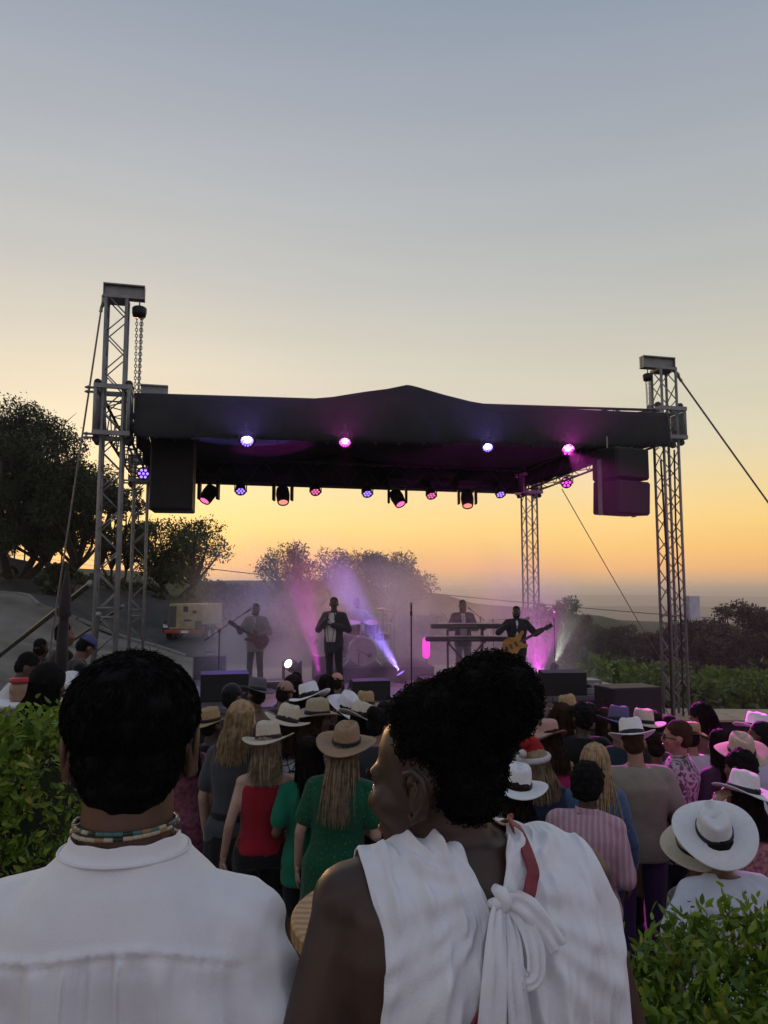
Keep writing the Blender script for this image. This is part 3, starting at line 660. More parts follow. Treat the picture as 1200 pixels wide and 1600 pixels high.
def par(px, py, A, B, cname, m, r_=.105, n=19, aim=None, power=0, col=None, label='', hang=.25, spot=70, grp='small round LED lamps'):
    p, t = on_line(px, py, A, B)
    e = empty('stage_lamp', p, 0, label, 'stage lamp', grp)
    aim = Vector(aim if aim is not None else (0, 0, 1.0)); d = (aim-p).normalized(); M = d.to_track_quat('Z', 'Y').to_matrix().to_4x4()
    MB().lathe([(.04, -.20), (r_*.95, -.19), (r_*1.05, -.12), (r_*1.12, 0), (r_*1.12, .035), (r_*1.02, .035), (r_*1.02, .004), (.01, .003)], (0, 0, 0), 20, M).build('housing', BLACK, e, True)
    link('led_cluster', dots(r_, n), e, m, M @ T(0, 0, .006))
    s_ = r_*1.22; yk = MB(); x = (M.to_3x3() @ Vector((1, 0, 0))); x.z = 0; x.normalize()
    zt_ = hang
    pts = [x*s_ + Vector((0, 0, -.03)), x*s_ + Vector((0, 0, zt_*.6)), x*s_*.6 + Vector((0, 0, zt_*.75)), -x*s_*.6 + Vector((0, 0, zt_*.75)), -x*s_ + Vector((0, 0, zt_*.6)), -x*s_ + Vector((0, 0, -.03))]
    yk.tube(pts, .014, 6); yk.build('yoke', BLACKM, e)
    MB().tube([(0, 0, zt_*.72), (0, 0, zt_+.06)], .028, 8).build('clamp', BLACKM, e)
    if power:
        l = bpy.data.lights.new('lamp_beam', 'SPOT'); l.energy = power; l.color = col; l.spot_size = R(spot); l.spot_blend = .8; l.shadow_soft_size = .02
        lo_ = bpy.data.objects.new('lamp_beam', l); sc.collection.objects.link(lo_); lo_.parent = e; lo_.location = d*.06; lo_.rotation_euler = d.to_track_quat('-Z', 'Y').to_euler()
    return e
VIO = (.30, .18, 1.0); MGN = (1.0, .08, .8)
FA, FB = FL - E2*.56, FR - E2*.56
fA, fB = FA, FB
par(386, 689, fA, fB, 'v', PUR, .10, 19, (-1.2, 6.5, -.3), 160, VIO, 'violet glowing LED lamp on the front truss nearest the taller tower', spot=38)
par(539, 691, fA, fB, 'm', MAG, .09, 19, (-.3, 8, 0), 160, MGN, 'magenta LED lamp on the front truss under the draped cloth', spot=38)
par(762, 699, fA, fB, 'v', PUR, .085, 19, (1.5, 8, 0), 140, VIO, 'violet LED lamp on the front truss right of the canopy peak', spot=38)
par(887, 703, fA, fB, 'm', MAG, .105, 7, (4.0, 6.6, .3), 9000, MGN, 'bright magenta LED lamp on the front truss by the angled loudspeaker', spot=38)
bA, bB = BL - E2*.2, BR - E2*.2
for px, py, mm, lab in ((376, 767, PUR, 'violet LED lamp second in the row under the rear truss'), (493, 768, PNK, 'pink LED lamp fourth in the row under the rear truss'), (574, 771, PUR, 'violet LED lamp in the middle of the row under the rear truss'), (674, 774, PNK, 'pink LED lamp seventh in the row under the rear truss'), (782, 772, PUR, 'violet LED lamp beside the rear tower')):
    q_ = on_line(px, py, bA, bB)[0]; par(px, py, bA, bB, '', mm, .115, 7, q_ - E2*3.4 - Vector((0, 0, q_.z)), 380, VIO if mm is PUR else (1, .2, .55), lab, .22, spot=52)
par(885, 754, FR.lerp(BR, .8), FR.lerp(BR, .8)+E1, '', MAG, .13, 7, (0, 2, .5), 0, None, 'magenta LED lamp under the side truss by the thin cable', .24)
par(224, 740, FL.lerp(BL, .5), FL.lerp(BL, .5)+E1, '', PUR, .115, 7, (0, 2, .5), 0, None, 'violet LED lamp low on the side truss beside the black loudspeaker', .24)
def moving_head(p, d, m, label, s=1.0, hang=True):
    e = empty('moving_head', p, 0, label, 'stage lamp', 'moving head lamps'); d = Vector(d).normalized(); sg = -1 if hang else 1
    M = d.to_track_quat('Z', 'Y').to_matrix().to_4x4()
    MB().box((0, 0, -sg*.30*s), (.36*s, .30*s, .14*s), bev=.02).build('base', BLACK, e)
    x = Vector((1, 0, 0))
    for k in (-1, 1): MB().box((k*.17*s, 0, -sg*.08*s), (.05*s, .16*s, .36*s), bev=.015).build('yoke_arm', BLACK, e)
    MB().lathe([(.05*s, -.17*s), (.115*s, -.15*s), (.13*s, -.02*s), (.115*s, .13*s), (.105*s, .17*s), (.09*s, .17*s), (.085*s, .15*s)], (0, 0, 0), 18, M).build('head', BLACK, e, True)
    MB().lathe([(.088*s, .152*s), (.05*s, .165*s), (.01*s, .168*s)], (0, 0, 0), 16, M).build('lens', m, e, True)
    return e
for px, py, dx, mm, lab in ((326, 771, -.35, PNK, 'moving head lamp with pink lens at the speaker end of the rear truss'), (442, 773, .12, WAR, 'moving head lamp with salmon lens third under the rear truss'), (621, 777, .4, PNK, 'moving head lamp with pink lens tilted outward under the rear truss'), (730, 779, 0, WAR, 'moving head lamp with salmon lens nearest the rear tower')):
    p, t = on_line(px, py, bA, bB); moving_head(p + Vector((0, 0, -.02)), (dx, -.5, -.85), mm, lab, 1.3)
# hanging loudspeakers
GRILL = mat('speaker_grille', (.02, .02, .02), .7, .3, 40, .4, 200)
p = at(271, 745, FL.y+1.0); lsp = empty('hanging_loudspeaker', (p.x, p.y, p.z-.56), R(9), 'plain black loudspeaker cabinet hanging beside the taller tower', 'loudspeaker')
MB().box((0, 0, .56), (.70, .6, 1.20), bev=.02).build('cabinet', BLACK, lsp); MB().box((0, -.305, .56), (.64, .02, 1.14), bev=.006).build('grille', GRILL, lsp)
for s in (-1, 1): MB().tube([(s*.3, 0, 1.15), (s*.3, 0, 1.45)], .02, 6).build('rigging_bar', STEEL, lsp)
p = at(970, 760, FR.y-.6); las = empty('line_array', (p.x, p.y, p.z-.62), R(28), 'two stacked black loudspeaker cabinets hanging angled by the shorter tower', 'loudspeaker')
for k, (z, tilt, hh_) in enumerate(((1.0, 0, .56), (.40, 3, .60))):
    M = Matrix.Rotation(R(tilt), 4, 'X')
    pr = [(-.36, -.25), (.36, -.25), (.36, .25), (-.36, .25)]
    cb = MB().box((0, 0, z), (.80, .62, hh_), M, bev=.03).build('cabinet', BLACK, las); MB().box(M @ Vector((0, -.318, 0))+Vector((0, 0, z)), (.74, .02, hh_-.06), M, bev=.006).build('grille', GRILL, cb)
for s in (-1, 1):
    MB().box((s*.40, .1, .59), (.015, .1, 1.0)).build('rigging_bar', STEEL, las); MB().tube([(s*.3, 0, 1.1), (s*.3, 0, 1.5)], .015, 6).build('chain', STEEL, las)

# added smoke volume along the front truss, shaping a bloom halo round the lamps
def add_halo_smoke():
    m = bpy.data.materials.new('truss_smoke'); m.use_nodes = True; n = m.node_tree; n.nodes.clear(); o = n.nodes.new('ShaderNodeOutputMaterial'); v = n.nodes.new('ShaderNodeVolumePrincipled')
    v.inputs['Density'].default_value = .06; v.inputs['Color'].default_value = (.97, .96, .96, 1); n.links.new(v.outputs[0], o.inputs['Volume'])
    c = FL.lerp(FR, .5) - E2*.98
    ob = MB().box((0, 0, 0), (9.3, .72, 1.0), bev=.2).build('truss_smoke', m); ob.location = (c.x, c.y, 4.72); ob.rotation_euler = (0, R(-1.4), SR); tag(ob, 'thin smoke glowing round the lamps along the front truss', 'smoke', None, 'stuff')
add_halo_smoke()
for e_ in [o for o in sc.objects if o.name.startswith('stage_lamp') and 'front truss' in o.get('label', '')]:
    lb = [c for c in e_.children if c.type == 'LIGHT'][0]; l = bpy.data.lights.new('lamp_glow', 'SPOT'); l.color = lb.data.color; l.energy = 170; l.spot_size = R(165); l.spot_blend = 1.0; l.shadow_soft_size = .012
    o = bpy.data.objects.new('lamp_glow', l); sc.collection.objects.link(o); o.parent = e_; o.location = lb.location; o.rotation_euler = Vector((E2.x*.25, E2.y*.25, 1)).to_track_quat('-Z', 'Y').to_euler()  # extra spot added at each lamp, facing up to imitate bloom on the cloth
# ------------------------------------------------------------------ people
REM = []; AFTER = []
def remesh_later(o, mb, voxel, it=4, post=None, extra=None): REM.append((o, mb, voxel, it, post, extra))
def run_remesh():
    ts = bpy.data.scenes.new('build'); obs = []
    for o, mb, voxel, it, post, extra in REM:
        t = bpy.data.objects.new('b', mb.mesh('b')); ts.collection.objects.link(t)
        md = t.modifiers.new('r', 'REMESH'); md.mode = 'VOXEL'; md.voxel_size = voxel; md.use_smooth_shade = True
        if it: m2 = t.modifiers.new('s', 'SMOOTH'); m2.iterations = it; m2.factor = .5
        obs.append(t)
    vl = ts.view_layers[0]; vl.update(); dg = vl.depsgraph
    for t, (o, mb, voxel, it, post, extra) in zip(obs, REM):
        me = bpy.data.meshes.new_from_object(t.evaluated_get(dg), depsgraph=dg)
        n = len(me.vertices); co = np.empty(n*3, 'f4'); me.vertices.foreach_get('co', co); co = co.reshape(-1, 3)
        if post:
            no = np.empty(n*3, 'f4'); me.vertices.foreach_get('normal', no); co2 = post(co, no.reshape(-1, 3)).astype('f4')
            me.vertices.foreach_set('co', co2.ravel())
        if extra and extra.v:
            bm = bmesh.new(); bm.from_mesh(me); vs = [bm.verts.new(p) for p in extra.v]
            for f in extra.f:
                try: bm.faces.new([vs[i] for i in f]).smooth = True
                except ValueError: pass
            bm.to_mesh(me); bm.free()
        me.polygons.foreach_set('use_smooth', np.ones(len(me.polygons), bool)); me.update()
        m_ = o.data.materials[0] if o.data.materials else None; old = o.data; me.materials.clear(); me.materials.append(m_); o.data = me; me.name = o.name
        bpy.data.meshes.remove(old)
    for t in obs:
        d = t.data; bpy.data.objects.remove(t); bpy.data.meshes.remove(d)
    bpy.data.scenes.remove(ts)
def vnoise(co, f, seed=0):
    """cheap smooth pseudo noise from sines, vectorised"""
    x, y, z = (co[:, i]*f for i in range(3))
    return (np.sin(1.0*x+2.1*np.sin(.7*z+seed)+seed) + np.sin(1.7*z+1.3*np.sin(.9*y+seed*2)) + np.sin(1.3*y+1.9*np.sin(.8*x-seed)))/3
SKIN = {}
def skin(k):
    c = {'deep': (.035, .019, .013), 'dark': (.060, .032, .021), 'brown': (.13, .068, .042), 'tan': (.30, .17, .115), 'light': (.46, .29, .22)}[k]
    return mat('skin_'+k, c, .45, .22, 9, .05, 300, spec=.45)
def fab(name, c, c2=None, rough=.85, bump=.25, bs=22, scale=14, thresh=None, sheen=.2): return mat('fabric_'+name, c, rough, .08, scale, bump, bs, spec=.15, sheen=sheen, col2=c2, thresh=thresh)
def stripe(name, c1, c2, freq, axis=0, w=.5):
    m = fab(name, c1); n = m.node_tree; L = n.links; b = n.nodes['Principled BSDF']
    wv = n.nodes.new('ShaderNodeTexWave'); wv.bands_direction = 'XYZ'[axis]; wv.inputs['Scale'].default_value = freq; wv.inputs['Distortion'].default_value = 1.2; wv.inputs['Detail'].default_value = 1
    tc = n.nodes.new('ShaderNodeTexCoord'); L.new(tc.outputs['Object'], wv.inputs['Vector'])
    r = n.nodes.new('ShaderNodeValToRGB'); r.color_ramp.elements[0].position = w; r.color_ramp.elements[0].color = (*c1, 1); r.color_ramp.elements[1].position = w+.1; r.color_ramp.elements[1].color = (*c2, 1)
    L.new(wv.outputs['Fac'], r.inputs[0]); L.new(r.outputs[0], b.inputs['Base Color']); return m
def lace(name, c1, c2, scale=26):
    m = fab(name, c1); n = m.node_tree; L = n.links; b = n.nodes['Principled BSDF']
    v = n.nodes.new('ShaderNodeTexVoronoi'); v.feature = 'DISTANCE_TO_EDGE'; v.inputs['Scale'].default_value = scale
    tc = n.nodes.new('ShaderNodeTexCoord'); L.new(tc.outputs['Object'], v.inputs['Vector'])
    r = n.nodes.new('ShaderNodeValToRGB'); r.color_ramp.elements[0].position = .05; r.color_ramp.elements[0].color = (*c2, 1); r.color_ramp.elements[1].position = .12; r.color_ramp.elements[1].color = (*c1, 1)
    L.new(v.outputs['Distance'], r.inputs[0]); L.new(r.outputs[0], b.inputs['Base Color']); return m
HAIR = {}
def hairmat(k):
    c = {'black': (.008, .007, .007), 'dark': (.014, .010, .008), 'brown': (.04, .022, .013), 'blond': (.34, .24, .13), 'ash': (.26, .19, .12), 'grey': (.2, .2, .2)}[k]
    return mat('hair_'+k, c, .8, .35, 30, .25, 140, spec=.08)
def ring(c, rx, ry, M=None, n=22, e=2.4):
    out = []
    for k in range(n):
        a = 2*math.pi*k/n; ca, sa = math.cos(a), math.sin(a)
        x = rx*math.copysign(abs(ca)**(2/e), ca); y = ry*math.copysign(abs(sa)**(2/e), sa); p = Vector((c[0]+x, c[1]+y, c[2])); out.append(M @ p if M else p)
    return out
TORSO = {'m': [(.84, .155, .115, 0), (.93, .162, .118, -.005), (1.03, .150, .108, 0), (1.13, .152, .108, .005), (1.25, .172, .12, .005), (1.34, .180, .118, 0), (1.40, .165, .098, -.005), (1.445, .115, .075, -.008), (1.475, .07, .062, -.005)],
         'mn': [(.84, .155, .115, 0), (.93, .162, .118, -.005), (1.03, .150, .108, 0), (1.13, .152, .108, .005), (1.25, .168, .118, .005), (1.32, .158, .112, 0), (1.38, .132, .094, -.006), (1.42, .102, .080, -.01), (1.45, .080, .068, -.01), (1.475, .066, .062, -.008)],
         'f': [(.84, .168, .118, -.01), (.93, .170, .118, -.012), (1.03, .138, .10, 0), (1.12, .132, .098, .005), (1.24, .150, .118, .012), (1.33, .158, .112, .004), (1.39, .148, .092, -.004), (1.437, .10, .07, -.008), (1.47, .062, .056, -.005)]}
ARMS = {'fgm': ((.085, -.03, -.285), (.07, .05, -.53)), 'down': ((.075, -.02, -.285), (.085, .07, -.53)), 'bent': ((.08, -.045, -.27), (-.03, .19, -.28)), 'low': ((.08, .0, -.28), (-.02, .2, -.42)), 'chest': ((.08, .03, -.27), (-.10, .2, -.12)),
        'clap': ((.07, .13, -.22), (-.13, .27, -.03)), 'up': ((.12, .13, -.06), (.04, .2, .18)), 'hat': ((.25, .06, -.02), (.03, .03, .20)), 'hip': ((.2, -.08, -.24), (.02, .06, -.36)), 'side': ((.12, -.02, -.27), (.2, .12, -.45))}
def hand(mb, w_, d, upv, s=1.0, curl=.6, side=1):
    """palm, four unequal bent fingers and a thumb; d = forearm direction, upv = back-of-hand direction"""
    d = Vector(d).normalized(); upv = Vector(upv); upv = (upv - d*upv.dot(d)); upv = upv.normalized() if upv.length > 1e-4 else frame(d)[0]
    x = d.cross(upv)*side; w_ = Vector(w_)
    q = [w_ - d*.01, w_ + d*.03, w_ + d*.085*s]; rings = []
    for p, a, b in ((w_ - d*.02, .026, .022), (w_ + d*.02, .032, .018), (w_ + d*.06*s, .040, .015), (w_ + d*.09*s, .040, .012)):
        rings.append([p + x*a*s*math.cos(t) + upv*b*s*math.sin(t) for t in [i*math.pi/5 for i in range(10)]])
    mb.loft(rings)
    for i, (o, L) in enumerate(((.030, .070), (.010, .080), (-.011, .075), (-.030, .058))):
        b0 = w_ + d*.085*s + x*o*s; c1 = curl*(.5+.12*i); d1 = (d*math.cos(c1) - upv*math.sin(c1)); d2 = (d*math.cos(c1*2.1) - upv*math.sin(c1*2.1))
        p1 = b0 + d1*L*.5*s; p2 = p1 + d2*L*.5*s; mb.tube([b0 - d*.02, b0, p1, p2], [.0095*s, .0095*s, .0085*s, .006*s], 6)
    b0 = w_ + d*.025*s + x*.03*s; p1 = b0 + (x*.7 + d*.6 - upv*.25).normalized()*.04*s; p2 = p1 + (x*.1 + d*.9 - upv*.35).normalized()*.034*s
    mb.tube([b0 - x*.015, b0, p1, p2], [.012*s, .012*s, .010*s, .007*s], 6)
def ribbons(name, paths, wd, m, parent, M=None, taper=True, up=None):
    """flat hair strands along the given point lists"""
    V = []; Q = []
    for P in paths:
        P = [Vector(p) for p in P]; n = len(P); a = rnd.random()*6.28; k = len(V); jit = .75+.5*rnd.random()
        for i, p in enumerate(P):
            d = (P[min(i+1, n-1)]-P[max(i-1, 0)]); x, y = frame(d if d.length > 1e-6 else Vector((0, 0, 1)))
            s = (x*math.cos(a)+y*math.sin(a))*wd*jit*(1 if not taper else (1-.75*(i/(n-1))**2))
            V += [p-s, p+s]
        for i in range(n-1): q = k+2*i; Q.append((q, q+1, q+3, q+2))
    me = npmesh(name, np.array([tuple(v) for v in V]), np.array(Q), True)
    return link(name, me, parent, m, M)
def fedora(parent, Mh, col, band, kind='fedora', R0=.188, tilt=-4, curl=.022, crown_h=.118, sc_=1.0, name='hat', roll=0, bandcol=(.012, .012, .02)):
    M = Mh @ T(0, -.008, .052) @ Matrix.Rotation(R(tilt), 4, 'X') @ Matrix.Rotation(R(roll), 4, 'Y') @ Matrix.Scale(sc_, 4)
    n = 44; rings = []
    def brim(r, a, dz):
        c, s = math.cos(a), math.sin(a); t = (r-.09)/(R0-.09); side = c*c
        return (r*c*.96, r*s*1.08, curl*t*t*(side*1.6-.55) + .006*math.sin(2*a+1)*t + dz)
    AN = [2*math.pi*k/n for k in range(n)]
    for r in (.088, .105, .125, .145, .16, R0-.003): rings.append([brim(r, a, -.006) for a in AN])
    rings.append([brim(R0+.002, a, -.002) for a in AN])
    for r in (R0-.003, .16, .145, .125, .105, .093): rings.append([brim(r, a, .002) for a in AN])
    H = crown_h
    prof = [(1, 0, .004), (.985, .2, 0), (.96, .5, 0), (.92, .8, 0), (.86, .95, 0), (.74, 1.0, 1), (.5, 1.0, 1), (.25, 1.0, 1), (.02, 1.0, 1)] if kind != 'bucket' else [(1, 0, 0), (.99, .3, 0), (.97, .6, 0), (.93, .8, 0), (.85, .93, 0), (.65, 1, 0), (.4, 1.02, 0), (.2, 1.03, 0), (.02, 1.03, 0)]
    for f, z, dent in prof:
        rr_ = []
        for a in AN:
            c, s = math.cos(a), math.sin(a); x = .086*f*c; y = .104*f*s; zz = H*z
            if kind == 'fedora':
                if z > .45: x *= 1 - .22*max(0, s)**2*(z-.45)/.55          # front pinch
                if dent: zz += -.034*math.exp(-(x/.026)**2)*(1-.3*max(0, -s)) + .006 - .05*max(0, .0)
                zz += (.012 if z > .9 else .01*z)*(s > 0)*s
            rr_.append((x, y, zz))
        rings.append(rr_)
    mb = MB(); mb.loft([[Vector(p) for p in r] for r in rings], True); me = mb.mesh(name, True)
    h = link(name, me, parent, col, M)
    if band:
        rs = []
        for z, ex in ((.004, .004), (.006, .0062), (.029, .0062), (.032, .003)):
            f = 1-.10*z/H*.6 - .0; rs.append([((.086*f+ex)*math.cos(a), (.104*f+ex)*math.sin(a), z) for a in AN])
        b = MB(); b.loft([[Vector(p) for p in r] for r in rs], False)
        link('hat_band', b.mesh('hat_band', True), h, band)
    return h
def head_prims(mb, Mh, ear=.078, w_=1.0):
    def E(c, r, M=None): mb.ell(Mh @ Vector(c), r, Mh.to_3x3() if M is None else Mh.to_3x3() @ M, 16, 11)
    E((0, -.012, .03), (.075*w_, .096, .093)); E((0, .02, -.03), (.061*w_, .07, .085)); E((0, .044, -.086), (.042*w_, .045, .032))
    for s in (-1, 1):
        E((s*.038, .058, -.022), (.028, .032, .03)); E((s*ear*w_, -.008, -.012), (.011, .021, .034), Matrix.Rotation(R(12*s), 3, 'Z'))
    mb.cap(Mh @ Vector((-.036, .078, .02)), Mh @ Vector((.036, .078, .02)), .013, .013, 8)
    mb.cap(Mh @ Vector((0, .086, .008)), Mh @ Vector((0, .104, -.030)), .009, .0145, 8)
    for s in (-1, 1): mb.cap(Mh @ Vector((s*.008, .098, -.033)), Mh @ Vector((s*.014, .09, -.033)), .010, .008, 6)
    mb.cap(Mh @ Vector((-.018, .082, -.062)), Mh @ Vector((.018, .082, -.062)), .011, .011, 8); mb.cap(Mh @ Vector((-.015, .08, -.075)), Mh @ Vector((.015, .08, -.075)), .011, .011, 8)
EYEW = mat('eye_white', (.6, .57, .53), .3, 0); EYED = mat('eye_dark', (.01, .008, .007), .2, 0)
def face_parts(root, Mh, hk, lip=(.16, .06, .05), beard=None, sm=None):
    for s in (-1, 1):
        e = MB().ell((s*.031, .0775, -.001), (.0135, .010, .0085)).build('eye', EYEW, root, True, Mh); MB().ell((s*.031, .0850, -.001), (.0065, .004, .0075)).build('iris', EYED, e, True)
        MB().tube([(s*.015, .092, .019), (s*.03, .092, .0235), (s*.048, .083, .018)], [.004, .0055, .003], 6).build('eyebrow', hk, root, True, Mh)
    MB().tube([(-.025, .083, -.0685), (-.012, .0925, -.065), (0, .0945, -.067), (.012, .0925, -.065), (.025, .083, -.0685)], [.003, .006, .006, .006, .003], 6).build('lips', mat('lips', lip, .4, .05), root, True, Mh)
    if beard:
        b = MB()
        for t in [i/12 for i in range(13)]:
            a = math.pi*(t-.5)*1.15; p = Vector((.062*math.sin(a), .03+.052*math.cos(a), -.072-.030*math.cos(a))); b.ell(p, (.017, .016, .022), None, 8, 6)
        b.tube([(-.026, .086, -.053), (0, .097, -.051), (.026, .086, -.053)], .006, 6)
        o = link('beard', b.mesh('beard'), root, beard, Mh); remesh_later(o, b, .006, 3)
def person(label, px=0, py=0, S=1.7, sex='f', sk='tan', face=0, bw=1.0, top=None, tcol=None, sleeve='short', hem=.80, bottom='trousers', bcol=None, hair='short', hcol='dark', hat=None, arms=('down', 'down'), yaw=0, pitch=0, lean=0,
           tilt=0, pos=None, feet=None, vox=.013, facep=False, beard=False, group=None, shoe=(.02, .02, .02), extra=None, hlen=.35, hbig=None, shz=None, shx=None, ear=.078, hdz=0, hdx=0, hlobes=None, torso=None, legs=True, Yd=None, seat=False, roll=0, flare=1.0, neck=None, topz=None):
    """face = heading in degrees, 0 looks away from the camera toward the stage, positive turns to the left"""
    k = S/1.75; add = {None: 0, 'fedora': .055, 'bucket': .05, 'cap': .03, 'santa': .06}.get(hat[0] if hat else None, 0)*k
    if Yd:
        q = at(px, py, Yd); gz_ = zg(q.x, q.y)+.03; S = (q.z-gz_)/(1+add/S); k = S/1.75; pos = (q.x, q.y, gz_)
    if pos is None:
        Y = 3.0
        for i in range(600):
            q = at(px, py, Y)
            if q.z <= zg(q.x, q.y) + .03 + S + add: break
            Y += .02
        pos = (q.x, q.y, zg(q.x, q.y)+.03)
    root = empty('person', pos, R(face), label, 'person', group); root.scale = (k, k, k)
    U = T(0, 0, .95) @ Matrix.Rotation(R(-lean), 4, 'X') @ Matrix.Rotation(R(roll), 4, 'Y') @ T(0, 0, -.95)
    Mh = U @ T(hdx, 0, 1.51) @ Matrix.Rotation(R(yaw), 4, 'Z') @ Matrix.Rotation(R(tilt), 4, 'Y') @ Matrix.Rotation(R(pitch), 4, 'X') @ T(0, .018, .115+hdz)
    tr = TORSO[torso or sex]; body = MB(); hands = MB(); sm = skin(sk)
    body.loft([ring((0, yo, z), rx*bw, ry*(.4+.6*bw), U) for z, rx, ry, yo in tr])
    shx_, shz_ = shx, shz
    shx = (.172 if sex == 'm' else .152)*(.45+.55*bw); shz = 1.402 if sex == 'm' else 1.392; shx = shx_ or shx; shz = shz_ or shz; ar = (.050 if sex == 'm' else .043)*(.5+.5*bw)
    body.cap(U @ Vector((0, -.012, 1.42)), Mh @ Vector((0, -.02, -.055)), neck or (.060 if sex == 'm' else .052), (neck*.93 if neck else (.054 if sex == 'm' else .047)), 14)
    head_prims(body, Mh, ear)
    J = {}
    for s, nm in ((-1, arms[0]), (1, arms[1])):
        e_, w_ = ARMS[nm] if isinstance(nm, str) else nm
        sh = Vector((s*shx, -.005, shz)); el = sh + Vector((s*e_[0], e_[1], e_[2])); wr = sh + Vector((s*w_[0], w_[1], w_[2])); sh, el, wr = U @ sh, U @ el, U @ wr
        J[s] = (sh, el, wr)
        body.cap(U @ Vector((s*.05, -.01, 1.425 if not shz_ else shz+.05)), sh, .05, ar*1.08); body.cap(sh, el, ar, ar*.78); body.cap(el, wr, ar*.78, .027)
        d = (wr-el).normalized(); inw = Vector((-s, .2, 0)); hand(hands, wr, d, -inw if d.z < -.6 else Vector((s*.3, -.3, .9)), 1.0, .55, s)
    F_ = feet or (((-.10, 0, 0)), ((.10, .03, 0))); LG = []
    for i, s in enumerate((-1, 1)):
        f = Vector(F_[i]); hip = Vector((s*.088*bw, 0, .89)); an = Vector((f.x, f.y-.02, .085+f.z)); kn = hip.lerp(an, .49) + Vector((0, .025+.25*abs(f.y-.015)*(f.y > .05), .01)); 
        if seat: kn = hip + Vector((s*.14, .40, .0)); an = kn + Vector((s*.02, .04, -.40)); f = Vector((an.x, an.y+.02, an.z-.085))
        LG.append((hip, kn, an, f))
        th = (.082 if sex == 'm' else .088)*(.4+.6*bw)
        if legs: body.cap(hip, kn, th, .054); body.cap(kn, kn.lerp(an, .35), .052, .054); body.cap(kn.lerp(an, .35), an, .052, .037); body.cap((f.x, f.y-.04, .045+f.z), (f.x*1.08, f.y+.13, .03+f.z), .04, .028)
    if vox < .009:
        for s in (-1, 1):
            hands.tube([Mh @ Vector((s*(ear+.003+.006*q), y_, z_)) for y_, z_, q in ((.006, -.006, .1), (.010, .012, .5), (.004, .026, .9), (-.010, .030, 1), (-.022, .018, 1), (-.024, -.002, .9), (-.016, -.020, .7), (-.006, -.034, .5), (.004, -.040, .3), (.008, -.030, .1))], [.003, .0045, .005, .005, .005, .005, .005, .0065, .006, .003], 8)
            hands.tube([Mh @ Vector((s*(ear+.007), y_, z_)) for y_, z_ in ((.002, .012), (-.010, .014), (-.013, 0), (-.006, -.016))], [.002, .004, .0045, .003], 6)
    bo = link('body', bpy.data.meshes.new('body'), root, None); bo.data.materials.append(sm); remesh_later(bo, body, vox, 3, None, hands)
    # ---- clothing
    if top:
        sh_ = MB(); inf = {'tee': .016, 'shirt': .022, 'tank': .010, 'dress': .014, 'jacket': .028, 'strap': .008}[top]; zt_ = {'tank': 1.41, 'strap': 1.33}.get(top, 1.50)
        rr_ = []
        for z, rx, ry, yo in tr:
            if z < hem - .03 or z > zt_: continue
            kk = 1.0 if z < 1.38 else .6
            rr_.append(ring((0, yo, z), rx*bw+inf*kk, ry*(.4+.6*bw)+inf*kk, U))
        z, rx, ry, yo = tr[0]
        if hem < .80: rr_ = [ring((0, -.01, zz), (rx*bw+inf)*(1+(flare-1)*(.84-zz)/.4), (ry*(.4+.6*bw)+inf*1.4)*(1+(flare-1)*(.84-zz)/.4)) for zz in np.linspace(hem, .80, max(2, int((.84-hem)/.08)))] + rr_
        sh_.loft(rr_)
        for s in (-1, 1):
            sh0, el, wr = J[s]
            if top not in ('tank', 'strap'): sh_.cap(U @ Vector((s*.05, -.01, 1.42)), sh0, .05+inf, ar*1.08+inf)
            elif top == 'tank': sh_.cap(U @ Vector((s*.09, -.01, 1.30)), U @ Vector((s*.085, -.01, 1.425)), .06, .045)
            if sleeve == 'short': e2 = sh0.lerp(el, .68); sh_.cap(sh0, e2, ar*1.05+inf, ar+inf*1.5)
            elif sleeve == 'elbow': sh_.cap(sh0, el, ar+inf, ar*.85+inf*1.4)
            elif sleeve == 'long': sh_.cap(sh0, el, ar+inf, ar*.8+inf); sh_.cap(el, el.lerp(wr, .93), ar*.8+inf, .036+inf*.5)
        sd_ = rnd.random()*9; amp = {'tee': .006, 'shirt': .009, 'dress': .006, 'jacket': .005}.get(top, .004)
        def wrinkle(co, no, sd_=sd_, amp=amp): return co + no*(amp*vnoise(co*np.array([1, 1, .55]), 16, sd_)+amp*.5*vnoise(co*np.array([1, 1, .7]), 34, sd_+1))[:, None]
        nm = {'tee': 't_shirt', 'shirt': 'shirt', 'tank': 'tank_top', 'dress': 'dress', 'jacket': 'jacket', 'strap': 'camisole'}[top]
        so = link(nm, bpy.data.meshes.new(nm), root, None); so.data.materials.append(tcol); remesh_later(so, sh_, vox, 3, wrinkle)
        J['top'] = so
        if top in ('shirt', 'jacket') :
            c = MB(); nn = []
            for z, r0, r1 in ((1.452, .076, .070), (1.475, .072, .066), (1.502, .071, .066), (1.503, .066, .061), (1.475, .066, .060)): nn.append(ring((0, -.008, z), r0, r1, U, 20, 2))
            c.loft(nn, False); c.build('collar', tcol, root, True)
    if bottom in ('trousers', 'shorts') and bcol:
        t_ = MB(); t_.loft([ring((0, yo, z), rx*bw+.008, ry*(.4+.6*bw)+.008, U) for z, rx, ry, yo in tr[:3]])
        for hip, kn, an, f in LG:
            th = (.082 if sex == 'm' else .088)*(.4+.6*bw)+.012
            t_.cap(hip, kn if bottom == 'trousers' else hip.lerp(kn, .8), th, .072)
            if bottom == 'trousers': t_.cap(kn, an + Vector((0, 0, .0)), .07, .058)
        to = link(bottom, bpy.data.meshes.new(bottom), root, None); to.data.materials.append(bcol); remesh_later(to, t_, vox*1.15, 3, lambda co, no: co + no*(.006*vnoise(co, 18, 3))[:, None])
    elif bottom == 'skirt' and bcol:
